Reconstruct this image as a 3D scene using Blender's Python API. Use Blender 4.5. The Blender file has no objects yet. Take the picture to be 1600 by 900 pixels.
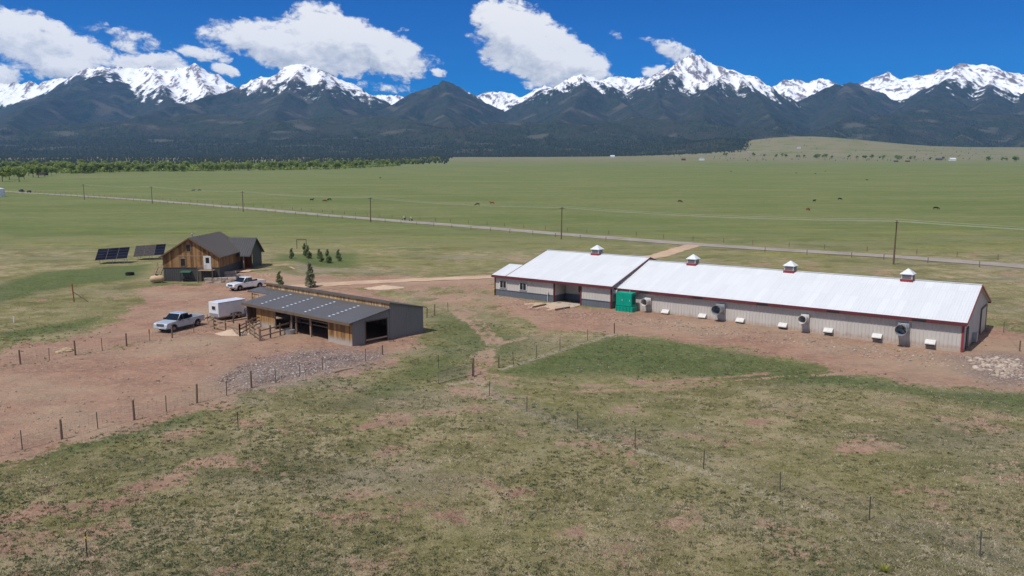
import bpy, bmesh, math, random
import numpy as np
from mathutils import Vector, Matrix
random.seed(7); rng = np.random.default_rng(7)
scene = bpy.context.scene; col = scene.collection
pi = math.pi; R = math.radians
# ------------------------------------------------------------ camera, sky, sun, exposure
FPX, HZ, CAMH = 1244.0, 270.0, 20.0          # focal length in photo pixels, horizon row, drone height
PITCH = math.atan((450 - HZ) / FPX); cp, sp = math.cos(PITCH), math.sin(PITCH)
cam = bpy.data.objects.new('camera', bpy.data.cameras.new('camera')); col.objects.link(cam)
cam.location = (0, 0, CAMH); cam.rotation_euler = (pi / 2 - PITCH, 0, 0)
cam.data.sensor_width = 36; cam.data.lens = 36 * FPX / 1600
cam.data.clip_start = 0.5; cam.data.clip_end = 60000
scene.camera = cam
scene.render.engine = 'CYCLES'; scene.cycles.max_bounces = 4; scene.cycles.diffuse_bounces = 2; scene.cycles.volume_bounces = 1
vs = scene.view_settings; vs.view_transform = 'Standard'; vs.look = 'None'; vs.gamma = 1; vs.exposure = -0.1; vs.use_curve_mapping = False
SUN = Vector((-0.40, -0.37, 1)).normalized()
sl = bpy.data.lights.new('sun', 'SUN'); sl.energy = 4.9; sl.angle = R(0.53); sl.color = (1, 0.965, 0.9)
so = bpy.data.objects.new('sun', sl); col.objects.link(so); so.rotation_euler = SUN.to_track_quat('Z', 'Y').to_euler(); so.location = (0, 0, 60)

world = bpy.data.worlds.new('World'); scene.world = world; world.use_nodes = True
wn, wl = world.node_tree.nodes, world.node_tree.links; wn.clear()
def wm(op, a, b=None, c=None, clamp=False):
    m = wn.new('ShaderNodeMath'); m.operation = op; m.use_clamp = clamp
    for i, x in enumerate((a, b, c)):
        if x is None: continue
        if isinstance(x, (int, float)): m.inputs[i].default_value = x
        else: wl.new(x, m.inputs[i])
    return m.outputs[0]
def px_dir(px, py):
    u = (px - 800) / FPX; v = (450 - py) / FPX
    return Vector((u, cp + v * sp, -sp + v * cp)).normalized()
sky = wn.new('ShaderNodeTexSky'); sky.sky_type = 'NISHITA'; sky.sun_disc = False
sky.sun_elevation = math.asin(SUN.z); sky.sun_rotation = math.atan2(SUN.x, SUN.y)
sky.altitude = 2600; sky.air_density = 1.0; sky.dust_density = 0.0; sky.ozone_density = 4.0
hs = wn.new('ShaderNodeHueSaturation'); hs.inputs['Saturation'].default_value = 1.42; hs.inputs['Value'].default_value = 0.8
wl.new(sky.outputs[0], hs.inputs['Color'])
skc = wn.new('ShaderNodeMix'); skc.data_type = 'RGBA'; skc.blend_type = 'MULTIPLY'; skc.inputs[0].default_value = 1
skc.inputs[7].default_value = (0.02, 0.76, 1.22, 1); wl.new(hs.outputs[0], skc.inputs[6])
tc = wn.new('ShaderNodeTexCoord'); sx = wn.new('ShaderNodeSeparateXYZ'); 
def wnoise(scale, detail, rough, off=0.0, dist=0.0):
    n = wn.new('ShaderNodeTexNoise'); n.inputs['Scale'].default_value = scale; n.inputs['Detail'].default_value = detail
    n.inputs['Roughness'].default_value = rough; n.inputs['Distortion'].default_value = dist
    mp = wn.new('ShaderNodeMapping'); mp.inputs['Location'].default_value = (off, off * .7, off * .3); mp.inputs['Scale'].default_value = (1, 1, 1.6)
    wl.new(tc.outputs['Generated'], mp.inputs[0]); wl.new(mp.outputs[0], n.inputs['Vector']); return n
wl.new(tc.outputs['Generated'], sx.inputs[0])
AZ = wm('ARCTAN2', sx.outputs[0], sx.outputs[1]); EL = wm('ARCSINE', sx.outputs[2])
w1 = wnoise(22, 4, .6); ws = wn.new('ShaderNodeSeparateXYZ'); wl.new(w1.outputs['Color'], ws.inputs[0])
AZ = wm('ADD', AZ, wm('MULTIPLY', wm('SUBTRACT', ws.outputs[0], .5), .05)); EL = wm('ADD', EL, wm('MULTIPLY', wm('SUBTRACT', ws.outputs[1], .5), .035))
# cumulus over the range: (px, py, half width, half height, tilt deg, weight); unseen cloud is added round the rest of the sky
CL = [(30, 62, 128, 34, 13, 1.0), (105, 106, 70, 17, 4, .8), (2, 118, 28, 17, 0, .85), (190, 60, 62, 13, 14, .55), (312, 82, 44, 12, 14, .6), (232, 98, 52, 20, 4, .9),
      (345, 114, 28, 12, 15, .75), (500, 78, 172, 36, 6, 1.05), (520, 52, 82, 38, 12, 1.0), (600, 78, 76, 34, 18, .95), (400, 66, 84, 22, 10, .85), (645, 120, 30, 10, 5, .5), (692, 116, 16, 7, 0, .6), (600, 138, 60, 14, 0, .38),
      (850, 88, 112, 44, 16, 1.1), (782, 38, 40, 44, 20, 1.0), (828, 56, 62, 40, 20, .95), (915, 106, 44, 30, 15, .9), (1045, 76, 40, 17, 22, .75), (1022, 108, 26, 11, 0, .6), (965, 58, 16, 9, 40, .35), (635, 46, 16, 6, 0, .4)]
cl = []
for (x, y, a, b, t, w) in CL:
    d = px_dir(x, y); cl.append((math.atan2(d.x, d.y), math.asin(d.z), a / FPX, b / FPX, -R(t), w))
acc = None; shd = None
for (a0, e0, ra, re, t, w) in cl:
    da = wm('SUBTRACT', AZ, a0); de = wm('SUBTRACT', EL, e0); ct, st = math.cos(t), math.sin(t)
    p = wm('MULTIPLY', wm('ADD', wm('MULTIPLY', da, ct), wm('MULTIPLY', de, st)), 1 / ra)
    q = wm('MULTIPLY', wm('SUBTRACT', wm('MULTIPLY', de, ct), wm('MULTIPLY', da, st)), 1 / re)
    r2 = wm('ADD', wm('MULTIPLY', p, p), wm('MULTIPLY', q, q))
    m = wm('SUBTRACT', w, wm('MULTIPLY', r2, .75 * w), clamp=True)
    acc = m if acc is None else wm('MAXIMUM', acc, m)
    sh = wm('MULTIPLY', wm('ADD', q, .2 , clamp=False), m)
    shd = sh if shd is None else wm('ADD', shd, sh)
# broken cumulus added beyond the frame, to make the ambient light less blue
nw = wnoise(5.5, 3, .5, 21.0); side = wm('MULTIPLY', wm('SUBTRACT', wm('ABSOLUTE', AZ), .72), 5.0, clamp=True); high = wm('MULTIPLY', wm('SUBTRACT', EL, .34), 6.0, clamp=True)
acc = wm('MAXIMUM', acc, wm('MULTIPLY', wm('MULTIPLY', wm('SUBTRACT', nw.outputs['Fac'], .47), 7.0, clamp=True), wm('MAXIMUM', side, high)))
n2 = wnoise(50, 9, .64, 3.1, .3); n3 = wnoise(16, 5, .55, 7.7)
den = wm('ADD', acc, wm('MULTIPLY', wm('SUBTRACT', n2.outputs['Fac'], .5), 1.45))
den = wm('ADD', den, wm('MULTIPLY', wm('SUBTRACT', n3.outputs['Fac'], .5), .7))
den = wm('MULTIPLY', den, wm('MULTIPLY', acc, 6.0, clamp=True))
mr = wn.new('ShaderNodeMapRange'); mr.interpolation_type = 'SMOOTHSTEP'; mr.inputs[1].default_value = .22; mr.inputs[2].default_value = .62; wl.new(den, mr.inputs[0])
alpha = wm('MULTIPLY', mr.outputs[0], .97)
lit = wm('ADD', wm('MULTIPLY', shd, .7), wm('MULTIPLY', wm('SUBTRACT', n2.outputs['Fac'], .42), 1.8))
mr2 = wn.new('ShaderNodeMapRange'); mr2.inputs[1].default_value = -.35; mr2.inputs[2].default_value = .42; wl.new(lit, mr2.inputs[0])
cc = wn.new('ShaderNodeMix'); cc.data_type = 'RGBA'; cc.inputs[6].default_value = (.58, .615, .67, 1); cc.inputs[7].default_value = (1.14, 1.12, 1.08, 1); wl.new(mr2.outputs[0], cc.inputs[0])
SKY_STRENGTH = 0.1
ccs = wn.new('ShaderNodeMix'); ccs.data_type = 'RGBA'; ccs.blend_type = 'MULTIPLY'; ccs.inputs[0].default_value = 1; ccs.inputs[7].default_value = (1 / SKY_STRENGTH,) * 3 + (1,)
wl.new(cc.outputs[2], ccs.inputs[6])
fin = wn.new('ShaderNodeMix'); fin.data_type = 'RGBA'; wl.new(alpha, fin.inputs[0]); wl.new(skc.outputs[2], fin.inputs[6]); wl.new(ccs.outputs[2], fin.inputs[7])
bg = wn.new('ShaderNodeBackground'); bg.inputs[1].default_value = SKY_STRENGTH; wl.new(fin.outputs[2], bg.inputs[0])
wo = wn.new('ShaderNodeOutputWorld'); wl.new(bg.outputs[0], wo.inputs[0])
world.cycles.sampling_method = 'MANUAL'; world.cycles.sample_map_resolution = 256

# ------------------------------------------------------------ numpy noise
_perm = np.random.default_rng(11).permutation(512).astype(np.int64); _perm = np.concatenate([_perm, _perm, _perm])
_ga = np.random.default_rng(12).uniform(0, 2 * pi, 512); _gx, _gy = np.cos(_ga), np.sin(_ga)
def noise2(x, y):
    xi = np.floor(x).astype(np.int64); yi = np.floor(y).astype(np.int64); xf = x - xi; yf = y - yi
    u = xf * xf * xf * (xf * (xf * 6 - 15) + 10); v = yf * yf * yf * (yf * (yf * 6 - 15) + 10)
    def g(ix, iy, dx, dy):
        h = _perm[_perm[ix & 511] + (iy & 511)] & 511
        return _gx[h] * dx + _gy[h] * dy
    a = g(xi, yi, xf, yf); b = g(xi + 1, yi, xf - 1, yf); c_ = g(xi, yi + 1, xf, yf - 1); d = g(xi + 1, yi + 1, xf - 1, yf - 1)
    return (a + u * (b - a) + v * ((c_ + u * (d - c_)) - (a + u * (b - a)))) * 1.4
def fbm(x, y, o=4, g=.5):
    s = 0; a = 1; t = 0
    for i in range(o):
        s = s + a * noise2(x * 2 ** i + 17.3 * i, y * 2 ** i - 9.1 * i); t += a; a *= g
    return s / t
def ridged(x, y, o=5, g=.5):
    s = 0; a = 1; t = 0
    for i in range(o):
        s = s + a * (1 - 2 * np.abs(noise2(x * 2 ** i + 31.7 * i, y * 2 ** i + 5.3 * i))); t += a; a *= g
    return s / t
def sstep(a, b, x):
    t = np.clip((x - a) / (b - a), 0, 1); return t * t * (3 - 2 * t)

# ------------------------------------------------------------ the lie of the land
BE = np.array((0.794, -0.608)); BN = np.array((0.608, 0.794))           # long barn: along its front, and into its depth
BC = np.array((50.56, 87.5)); BROT = math.atan2(BE[1], BE[0])
LONG_L, LONG_W = 44.7, 18.5
OFFC = np.array((14.37, 113.74))
def hgt(x, y):
    x = np.asarray(x, float); y = np.asarray(y, float)
    z = np.interp(y, [-9000, 115, 230, 350, 700, 1200, 2000, 3000, 4500, 6000, 16000], [0, 0, .55, 1.7, 6, 15, 32, 58, 105, 145, 400])
    z = z + .1 * noise2(x / 38, y / 38) * sstep(0, 60, np.abs(y)) + sstep(250, 900, y) * (.7 * noise2(x / 160, y / 160) + .25 * noise2(x / 45, y / 45))
    t = -((x - BC[0]) * BE[0] + (y - BC[1]) * BE[1]); n = (x - BC[0]) * BN[0] + (y - BC[1]) * BN[1]
    z = z + .45 * sstep(4, 30, t) * (1 - sstep(72, 95, t)) * sstep(-11, -2, n) * (1 - sstep(24, 40, n))
    # terrace beside the house
    z = z + 1.05 * sstep(-56.5, -55.5, x) * (1 - sstep(-46.5, -40, x)) * sstep(149.4, 150.2, y) * (1 - sstep(172, 185, y))
    # long pale hill at the foot of the range, right
    z = z + 118 * np.exp(-((x - 1750) / 620) ** 2 - ((y - 5150) / 520) ** 2) + 60 * sstep(1500, 2600, x) * np.exp(-((y - 5400) / 700) ** 2)
    return z
_Y = np.concatenate([np.linspace(5, 400, 3000), np.geomspace(400, 9000, 3000)])
def G(px, py):
    u = (px - 800) / FPX; v = (450 - py) / FPX; d = (u, cp + v * sp, -sp + v * cp)
    X = _Y * d[0] / d[1]; Z = CAMH + _Y * d[2] / d[1]; f = Z - hgt(X, _Y)
    k = np.argmax(f < 0)
    if k == 0: k = len(_Y) - 1
    a = f[k - 1] / (f[k - 1] - f[k] + 1e-9); y = _Y[k - 1] + a * (_Y[k] - _Y[k - 1])
    return Vector((y * d[0] / d[1], y, float(hgt(y * d[0] / d[1], y))))
def at(px, py, Y):                                                       # a pixel's ray at distance Y along the valley
    u = (px - 800) / FPX; v = (450 - py) / FPX; d = (u, cp + v * sp, -sp + v * cp)
    return Vector((Y * d[0] / d[1], Y, CAMH + Y * d[2] / d[1]))
def gz(x, y): return float(hgt(x, y))

# ------------------------------------------------------------ helpers
def tag(o, label=None, cat=None, group=None, kind=None):
    if label: o['label'] = label
    if cat: o['category'] = cat
    if group: o['group'] = group
    if kind: o['kind'] = kind
    return o
def empty(name, loc, rz=0, label=None, cat=None, group=None):
    o = bpy.data.objects.new(name, None); col.objects.link(o); o.location = loc; o.rotation_euler = (0, 0, rz); o.empty_display_size = .3
    return tag(o, label, cat, group)
def copy_tree(o, parent=None):
    c = o.copy(); col.objects.link(c); c.parent = parent
    for ch in list(o.children): copy_tree(ch, c)
    return c
class MB:
    def __init__(s): s.v = []; s.f = []; s.t = []
    def add(s, vs_, fs, tone=0.5):
        n = len(s.v); s.v += [tuple(p) for p in vs_]; s.f += [tuple(i + n for i in f) for f in fs]; s.t += [tone] * len(fs); return s
    def box(s, x0, x1, y0, y1, z0, z1, tone=.5):
        return s.add([(x0, y0, z0), (x1, y0, z0), (x1, y1, z0), (x0, y1, z0), (x0, y0, z1), (x1, y0, z1), (x1, y1, z1), (x0, y1, z1)],
                     [(0, 3, 2, 1), (4, 5, 6, 7), (0, 1, 5, 4), (1, 2, 6, 5), (2, 3, 7, 6), (3, 0, 4, 7)], tone)
    def hexa(s, p, tone=.5):   # 8 corners: bottom ring, top ring
        return s.add(p, [(0, 3, 2, 1), (4, 5, 6, 7), (0, 1, 5, 4), (1, 2, 6, 5), (2, 3, 7, 6), (3, 0, 4, 7)], tone)
    def bar(s, a, b, w, h, tone=.5):
        a = Vector(a); b = Vector(b); d = (b - a).normalized(); up = Vector((0, 0, 1)) if abs(d.z) < .95 else Vector((1, 0, 0))
        sd = d.cross(up).normalized() * w / 2; up = sd.cross(d).normalized() * h / 2
        return s.hexa([a - sd - up, a + sd - up, b + sd - up, b - sd - up, a - sd + up, a + sd + up, b + sd + up, b - sd + up], tone)
    def tube(s, pts, r, n=6, tone=.5, caps=True):
        pts = [Vector(p) for p in pts]; rs = r if isinstance(r, (list, tuple)) else [r] * len(pts); ring = []
        base = len(s.v); vs_ = []; fs = []
        for i, p in enumerate(pts):
            d = (pts[min(i + 1, len(pts) - 1)] - pts[max(i - 1, 0)]).normalized(); up = Vector((0, 0, 1)) if abs(d.z) < .9 else Vector((1, 0, 0))
            a = d.cross(up).normalized(); b = a.cross(d)
            for k in range(n): vs_.append(p + (a * math.cos(2 * pi * k / n) + b * math.sin(2 * pi * k / n)) * rs[i])
        for i in range(len(pts) - 1):
            for k in range(n): fs.append((i * n + k, i * n + (k + 1) % n, (i + 1) * n + (k + 1) % n, (i + 1) * n + k))
        if caps: fs.append(tuple(range(n))[::-1]); fs.append(tuple((len(pts) - 1) * n + k for k in range(n)))
        return s.add(vs_, fs, tone)
    def prism(s, poly, axis_a, axis_b, axis_n, origin, depth, tone=.5):   # 2D polygon extruded
        o = Vector(origin); A = Vector(axis_a); B = Vector(axis_b); N = Vector(axis_n); m = len(poly)
        vs_ = [o + A * p + B * q for p, q in poly] + [o + A * p + B * q + N * depth for p, q in poly]
        fs = [tuple(range(m))[::-1], tuple(range(m, 2 * m))] + [(i, (i + 1) % m, m + (i + 1) % m, m + i) for i in range(m)]
        return s.add(vs_, fs, tone)
    def build(s, name, mat, parent=None, smooth=False, bevel=0, loc=None):
        me = bpy.data.meshes.new(name); me.from_pydata(s.v, [], s.f)
        at_ = me.attributes.new('tone', 'FLOAT', 'FACE'); at_.data.foreach_set('value', s.t)
        bm = bmesh.new(); bm.from_mesh(me); bmesh.ops.recalc_face_normals(bm, faces=bm.faces); bm.to_mesh(me); bm.free()
        o = bpy.data.objects.new(name, me); col.objects.link(o); me.materials.append(mat)
        if parent: o.parent = parent
        if smooth: me.polygons.foreach_set('use_smooth', [True] * len(me.polygons))
        if loc is not None: o.location = loc
        if bevel:
            b = o.modifiers.new('b', 'BEVEL'); b.width = bevel; b.segments = 2; b.limit_method = 'ANGLE'; b.angle_limit = R(35)
        return o
def ribs(mb, p0, u, w, nrm, top, bot, pitch, hr, tone=.5):
    """ribbed metal sheet: runs along u from p0 for w metres; bot/top give the sheet's two edges for an along-distance s as points; raised ribs along nrm"""
    u = Vector(u); nrm = Vector(nrm); st = []
    k = 0; x = 0.0
    while x < w - 1e-6:
        for dx, h in ((0, 0), (pitch * .68, 0), (pitch * .78, 1), (pitch * .92, 1)):
            if x + dx < w: st.append((x + dx, h))
        x += pitch
    st.append((w, 0)); n = len(mb.v)
    vs_ = []
    for s_, h in st: vs_ += [Vector(bot(s_)) + nrm * hr * h, Vector(top(s_)) + nrm * hr * h]
    mb.add(vs_, [(2 * i, 2 * i + 2, 2 * i + 3, 2 * i + 1) for i in range(len(st) - 1)], tone)
def np_mesh(name, V, Fq, mat, attrs=None, smooth=False, parent=None):
    me = bpy.data.meshes.new(name); V = np.asarray(V, np.float32); Fq = np.asarray(Fq, np.int32); k = Fq.shape[1]
    me.vertices.add(len(V)); me.vertices.foreach_set('co', V.ravel())
    me.loops.add(Fq.size); me.loops.foreach_set('vertex_index', Fq.ravel())
    me.polygons.add(len(Fq)); me.polygons.foreach_set('loop_start', np.arange(0, Fq.size, k, dtype=np.int32))
    me.update(calc_edges=True)
    for nm, a in (attrs or {}).items():
        if a.ndim == 2:
            t = me.attributes.new(nm, 'FLOAT_COLOR', 'POINT'); t.data.foreach_set('color', np.ascontiguousarray(a, np.float32).ravel())
        else:
            t = me.attributes.new(nm, 'FLOAT', 'POINT'); t.data.foreach_set('value', np.ascontiguousarray(a, np.float32))
    if smooth: me.polygons.foreach_set('use_smooth', np.ones(len(Fq), bool))
    me.materials.append(mat); o = bpy.data.objects.new(name, me); col.objects.link(o)
    if parent: o.parent = parent
    return o

# ------------------------------------------------------------ materials
class NT:
    def __init__(s, name, rough=.8, metal=0, spec=.3):
        s.m = bpy.data.materials.new(name); s.m.use_nodes = True; s.n = s.m.node_tree.nodes; s.l = s.m.node_tree.links
        s.b = s.n['Principled BSDF']; s.b.inputs['Roughness'].default_value = rough; s.b.inputs['Metallic'].default_value = metal
        s.b.inputs['Specular IOR Level'].default_value = spec; s.tc = s.n.new('ShaderNodeTexCoord')
    def inp(s, sock, x):
        if isinstance(x, (int, float)): sock.default_value = x
        elif isinstance(x, (tuple, list)): sock.default_value = tuple(x) + ((1,) if len(x) == 3 and sock.type == 'RGBA' else ())
        else: s.l.new(x, sock)
    def math(s, op, a, b=None, clamp=False):
        m = s.n.new('ShaderNodeMath'); m.operation = op; m.use_clamp = clamp; s.inp(m.inputs[0], a)
        if b is not None: s.inp(m.inputs[1], b)
        return m.outputs[0]
    def noise(s, scale, detail=4, rough=.55, vec=None, stretch=None, off=0, dist=0):
        n = s.n.new('ShaderNodeTexNoise'); n.inputs['Scale'].default_value = scale; n.inputs['Detail'].default_value = detail; n.inputs['Roughness'].default_value = rough; n.inputs['Distortion'].default_value = dist
        mp = s.n.new('ShaderNodeMapping'); mp.inputs['Location'].default_value = (off, off * 1.7, off * .3)
        if stretch: mp.inputs['Scale'].default_value = stretch
        s.l.new(vec or s.tc.outputs['Object'], mp.inputs[0]); s.l.new(mp.outputs[0], n.inputs['Vector']); return n.outputs['Fac']
    def attr(s, name, out='Fac'):
        a = s.n.new('ShaderNodeAttribute'); a.attribute_name = name; return a.outputs[out]
    def sep(s, c_):
        x = s.n.new('ShaderNodeSeparateColor'); s.l.new(c_, x.inputs[0]); return x.outputs
    def ramp(s, f, lo, hi):
        m = s.n.new('ShaderNodeMapRange'); m.interpolation_type = 'SMOOTHSTEP'; s.inp(m.inputs[0], f); m.inputs[1].default_value = lo; m.inputs[2].default_value = hi; return m.outputs[0]
    def mix(s, f, a, b, mode='MIX'):
        m = s.n.new('ShaderNodeMix'); m.data_type = 'RGBA'; m.blend_type = mode; s.inp(m.inputs[0], f); s.inp(m.inputs[6], a); s.inp(m.inputs[7], b); return m.outputs[2]
    def color(s, c_): s.inp(s.b.inputs['Base Color'], c_); return s
    def bump(s, h, dist, strength=1.0):
        b = s.n.new('ShaderNodeBump'); b.inputs['Distance'].default_value = dist; b.inputs['Strength'].default_value = strength; s.l.new(h, b.inputs['Height']); s.l.new(b.outputs[0], s.b.inputs['Normal']); return s
_mc = {}
def plain(name, c1, c2=None, scale=2.0, rough=.7, metal=0, spec=.3, bump=0):
    if name in _mc: return _mc[name]
    t = NT(name, rough, metal, spec); c2 = c2 or tuple(x * .78 for x in c1)
    n = t.noise(scale, 5, .6); n2 = t.noise(scale * 7, 3, .6, off=4)
    t.color(t.mix(t.ramp(t.math('ADD', t.math('MULTIPLY', n, .7), t.math('MULTIPLY', n2, .3)), .3, .7), c1, c2))
    if bump: t.bump(n2, bump)
    _mc[name] = t.m; return t.m
def wood(name, ca, cb, cc_, fade=None):
    t = NT(name, .85, 0, .2); tone = t.attr('tone'); g = t.noise(6, 5, .6, stretch=(3, 3, .25)); g2 = t.noise(1.2, 4, .6, off=2)
    c_ = t.mix(t.ramp(t.math('ADD', t.math('MULTIPLY', tone, .75), t.math('MULTIPLY', g, .35)), .15, .85), ca, cb)
    c_ = t.mix(t.math('MULTIPLY', t.ramp(g2, .5, .75), .6), c_, cc_)
    if fade:       # weathered grey foot of the boards
        sx_ = t.n.new('ShaderNodeSeparateXYZ'); t.l.new(t.tc.outputs['Object'], sx_.inputs[0])
        f = t.ramp(t.math('ADD', sx_.outputs[2], t.math('MULTIPLY', t.math('SUBTRACT', g, .5), 1.6)), fade[1], fade[0])
        c_ = t.mix(f, c_, fade[2])
    t.color(c_); t.bump(g, .01); return t.m
def metal_sheet(name, c_, rough=.45, dirt=.12, spec=.4):
    t = NT(name, rough, 0, spec); n = t.noise(.35, 4, .6, stretch=(1, 1, .4)); n2 = t.noise(3, 4, .6, stretch=(4, 4, .3), off=3)
    d = tuple(x * (1 - dirt * 2.2) for x in c_)
    t.color(t.mix(t.math('MULTIPLY', t.ramp(t.math('ADD', t.math('MULTIPLY', n, .5), t.math('MULTIPLY', n2, .5)), .35, .7), .8), c_, d)); t.bump(n, .01, .4); return t.m
t = NT('white_roof_metal', .42, 0, .4); bt = t.n.new('ShaderNodeTexBrick'); bt.inputs['Scale'].default_value = 1; bt.inputs['Brick Width'].default_value = .93; bt.inputs['Row Height'].default_value = 3.6; bt.inputs['Mortar Size'].default_value = .012; bt.offset = 0
bt.inputs['Color1'].default_value = (.585, .605, .625, 1); bt.inputs['Color2'].default_value = (.54, .56, .585, 1); bt.inputs['Mortar'].default_value = (.45, .46, .48, 1); t.l.new(t.tc.outputs['Object'], bt.inputs['Vector'])
w1_ = t.noise(1.3, 5, .65, stretch=(2.5, .12, .12)); w2_ = t.noise(.12, 3, .5, off=5)
t.color(t.mix(t.math('MULTIPLY', t.ramp(t.math('ADD', t.math('MULTIPLY', w1_, .6), t.math('MULTIPLY', w2_, .4)), .42, .7), .28), bt.outputs['Color'], (.47, .475, .48))); t.bump(w2_, .03, .5); M_white_roof = t.m
M_wall_grey = metal_sheet('light_grey_siding', (.53, .495, .45), .5, .08)
_nt = M_wall_grey.node_tree; _s = _nt.nodes.new('ShaderNodeSeparateXYZ'); _tc = _nt.nodes.new('ShaderNodeTexCoord'); _nt.links.new(_tc.outputs['Object'], _s.inputs[0]); _n = _nt.nodes.new('ShaderNodeTexNoise'); _n.inputs['Scale'].default_value = 1.4; _n.inputs['Detail'].default_value = 6; _nt.links.new(_tc.outputs['Object'], _n.inputs['Vector'])
_a = _nt.nodes.new('ShaderNodeMath'); _a.operation = 'MULTIPLY_ADD'; _nt.links.new(_n.outputs['Fac'], _a.inputs[0]); _a.inputs[1].default_value = -1.3; _nt.links.new(_s.outputs[2], _a.inputs[2])
_r = _nt.nodes.new('ShaderNodeMapRange'); _r.interpolation_type = 'SMOOTHSTEP'; _nt.links.new(_a.outputs[0], _r.inputs[0]); _r.inputs[1].default_value = .35; _r.inputs[2].default_value = -.3
_m = _nt.nodes.new('ShaderNodeMix'); _m.data_type = 'RGBA'; _m.inputs[7].default_value = (.36, .25, .185, 1); _mm = _nt.nodes.new('ShaderNodeMath'); _mm.operation = 'MULTIPLY'; _mm.inputs[1].default_value = .6; _nt.links.new(_r.outputs[0], _mm.inputs[0]); _nt.links.new(_mm.outputs[0], _m.inputs[0])
_bc = _nt.nodes['Principled BSDF'].inputs['Base Color']; _nt.links.new(_bc.links[0].from_socket, _m.inputs[6]); _nt.links.new(_m.outputs[2], _bc)     # mud splashed up the foot of the siding
M_wainscot = metal_sheet('blue_grey_siding', (.13, .145, .17), .5, .1)
M_red = metal_sheet('maroon_trim', (.13, .03, .036), .45, .15)
M_red_bright = metal_sheet('red_trim', (.27, .04, .05), .45, .15)
M_soffit = plain('soffit', (.14, .12, .12))
M_dark = plain('dark_interior', (.02, .018, .016), rough=.9)
M_glass = NT('window_glass', .06, 0, .6).color((.012, .016, .02)).m
M_frame = plain('white_frame', (.62, .62, .6), rough=.5)
M_concrete = plain('concrete', (.46, .37, .29), (.36, .29, .23), 1.2, .9, bump=.01)
M_galv = plain('galvanised_metal', (.42, .44, .46), (.33, .35, .37), 4, .38, .55)
M_fanwhite = plain('white_fibreglass', (.62, .6, .57), (.5, .48, .45), 3, .5)
M_green = plain('teal_green_paint', (.0, .30, .20), (.0, .25, .165), 1.5, .4)
M_timber = wood('dark_timber', (.10, .07, .05), (.17, .12, .085), (.07, .055, .045))
M_post = wood('post_wood', (.11, .07, .05), (.20, .14, .10), (.09, .07, .055))
M_rail = wood('rail_wood', (.20, .14, .095), (.36, .26, .18), (.13, .10, .08))
M_steel = plain('steel_post', (.12, .10, .085), (.07, .07, .06), 5, .7)
M_wire = plain('fence_wire', (.18, .17, .16), rough=.5, metal=.5)
M_line = plain('aluminium_line', (.5, .5, .48), rough=.4, metal=.3)
M_shed_metal = metal_sheet('charcoal_siding', (.19, .185, .18), .5, .12)
M_shed_roof = metal_sheet('grey_roof_metal', (.102, .10, .103), .4, .1)
M_skylight = plain('skylight_panel', (.52, .56, .62), rough=.35)
M_shed_wood = wood('golden_boards', (.16, .085, .034), (.39, .225, .092), (.11, .052, .03), (.2, 1.0, (.40, .36, .32)))
M_shed_wood2 = wood('clerestory_boards', (.26, .15, .07), (.56, .38, .20), (.18, .085, .045))
M_house_wood = wood('honey_boards', (.15, .08, .036), (.33, .19, .085), (.09, .048, .027))
M_house_skirt = metal_sheet('house_skirting', (.07, .068, .066), .55, .12)
M_house_roof = metal_sheet('brown_grey_roof', (.12, .105, .095), .5, .08)
M_stone = plain('sandstone', (.42, .35, .28), (.27, .225, .185), 1.5, .95, bump=.03)
M_solar = NT('solar_glass', .5, 0, .02); M_solar.color(M_solar.mix(M_solar.ramp(M_solar.noise(.4, 2), .4, .6), (.006, .007, .016), (.011, .012, .024))); M_solar = M_solar.m
M_tyre = plain('tyre_rubber', (.018, .018, .018), rough=.85)
M_rim = plain('alloy_rim', (.35, .35, .37), (.2, .2, .21), 8, .35, .6)
M_black = plain('black_plastic', (.02, .02, .022), rough=.6)
M_chrome = plain('bright_trim', (.5, .5, .52), rough=.25, metal=.7)
def paint(name, c_):
    t = NT(name, .3, .15, .5); t.color(t.mix(t.ramp(t.noise(1.3, 4), .35, .75), c_, tuple(x * .9 for x in c_))); t.b.inputs['Coat Weight'].default_value = .5; t.b.inputs['Coat Roughness'].default_value = .08; return t.m
M_paint_silver = paint('silver_paint', (.42, .47, .53)); M_paint_white = paint('white_paint', (.76, .77, .8)); M_paint_dark = paint('dark_paint', (.03, .035, .05))
M_lamp = NT('lamp_lens', .1, 0, .6).color((.7, .72, .75)).m; M_tail = NT('tail_lens', .15, 0, .6).color((.35, .012, .012)).m
# ------------------------------------------------------------ ground sheet
def poly_sd(X, Y, pts):
    pts = np.array(pts); n = len(pts); ins = np.zeros(X.shape, bool); d2 = np.full(X.shape, 1e18)
    for i in range(n):
        x0, y0 = pts[i]; x1, y1 = pts[(i + 1) % n]
        c_ = ((y0 > Y) != (y1 > Y)); xx = (x1 - x0) * (Y - y0) / ((y1 - y0) if abs(y1 - y0) > 1e-9 else 1e-9) + x0
        ins ^= c_ & (X < xx)
        ex, ey = x1 - x0, y1 - y0; t = np.clip(((X - x0) * ex + (Y - y0) * ey) / (ex * ex + ey * ey + 1e-9), 0, 1)
        d2 = np.minimum(d2, (X - x0 - t * ex) ** 2 + (Y - y0 - t * ey) ** 2)
    d = np.sqrt(d2); return np.where(ins, d, -d)
def line_d(X, Y, pts):
    d2 = np.full(X.shape, 1e18)
    for (x0, y0), (x1, y1) in zip(pts[:-1], pts[1:]):
        ex, ey = x1 - x0, y1 - y0; t = np.clip(((X - x0) * ex + (Y - y0) * ey) / (ex * ex + ey * ey + 1e-9), 0, 1)
        d2 = np.minimum(d2, (X - x0 - t * ex) ** 2 + (Y - y0 - t * ey) ** 2)
    return np.sqrt(d2)
def W2(pts): return [tuple(G(*p).xy) for p in pts]
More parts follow.
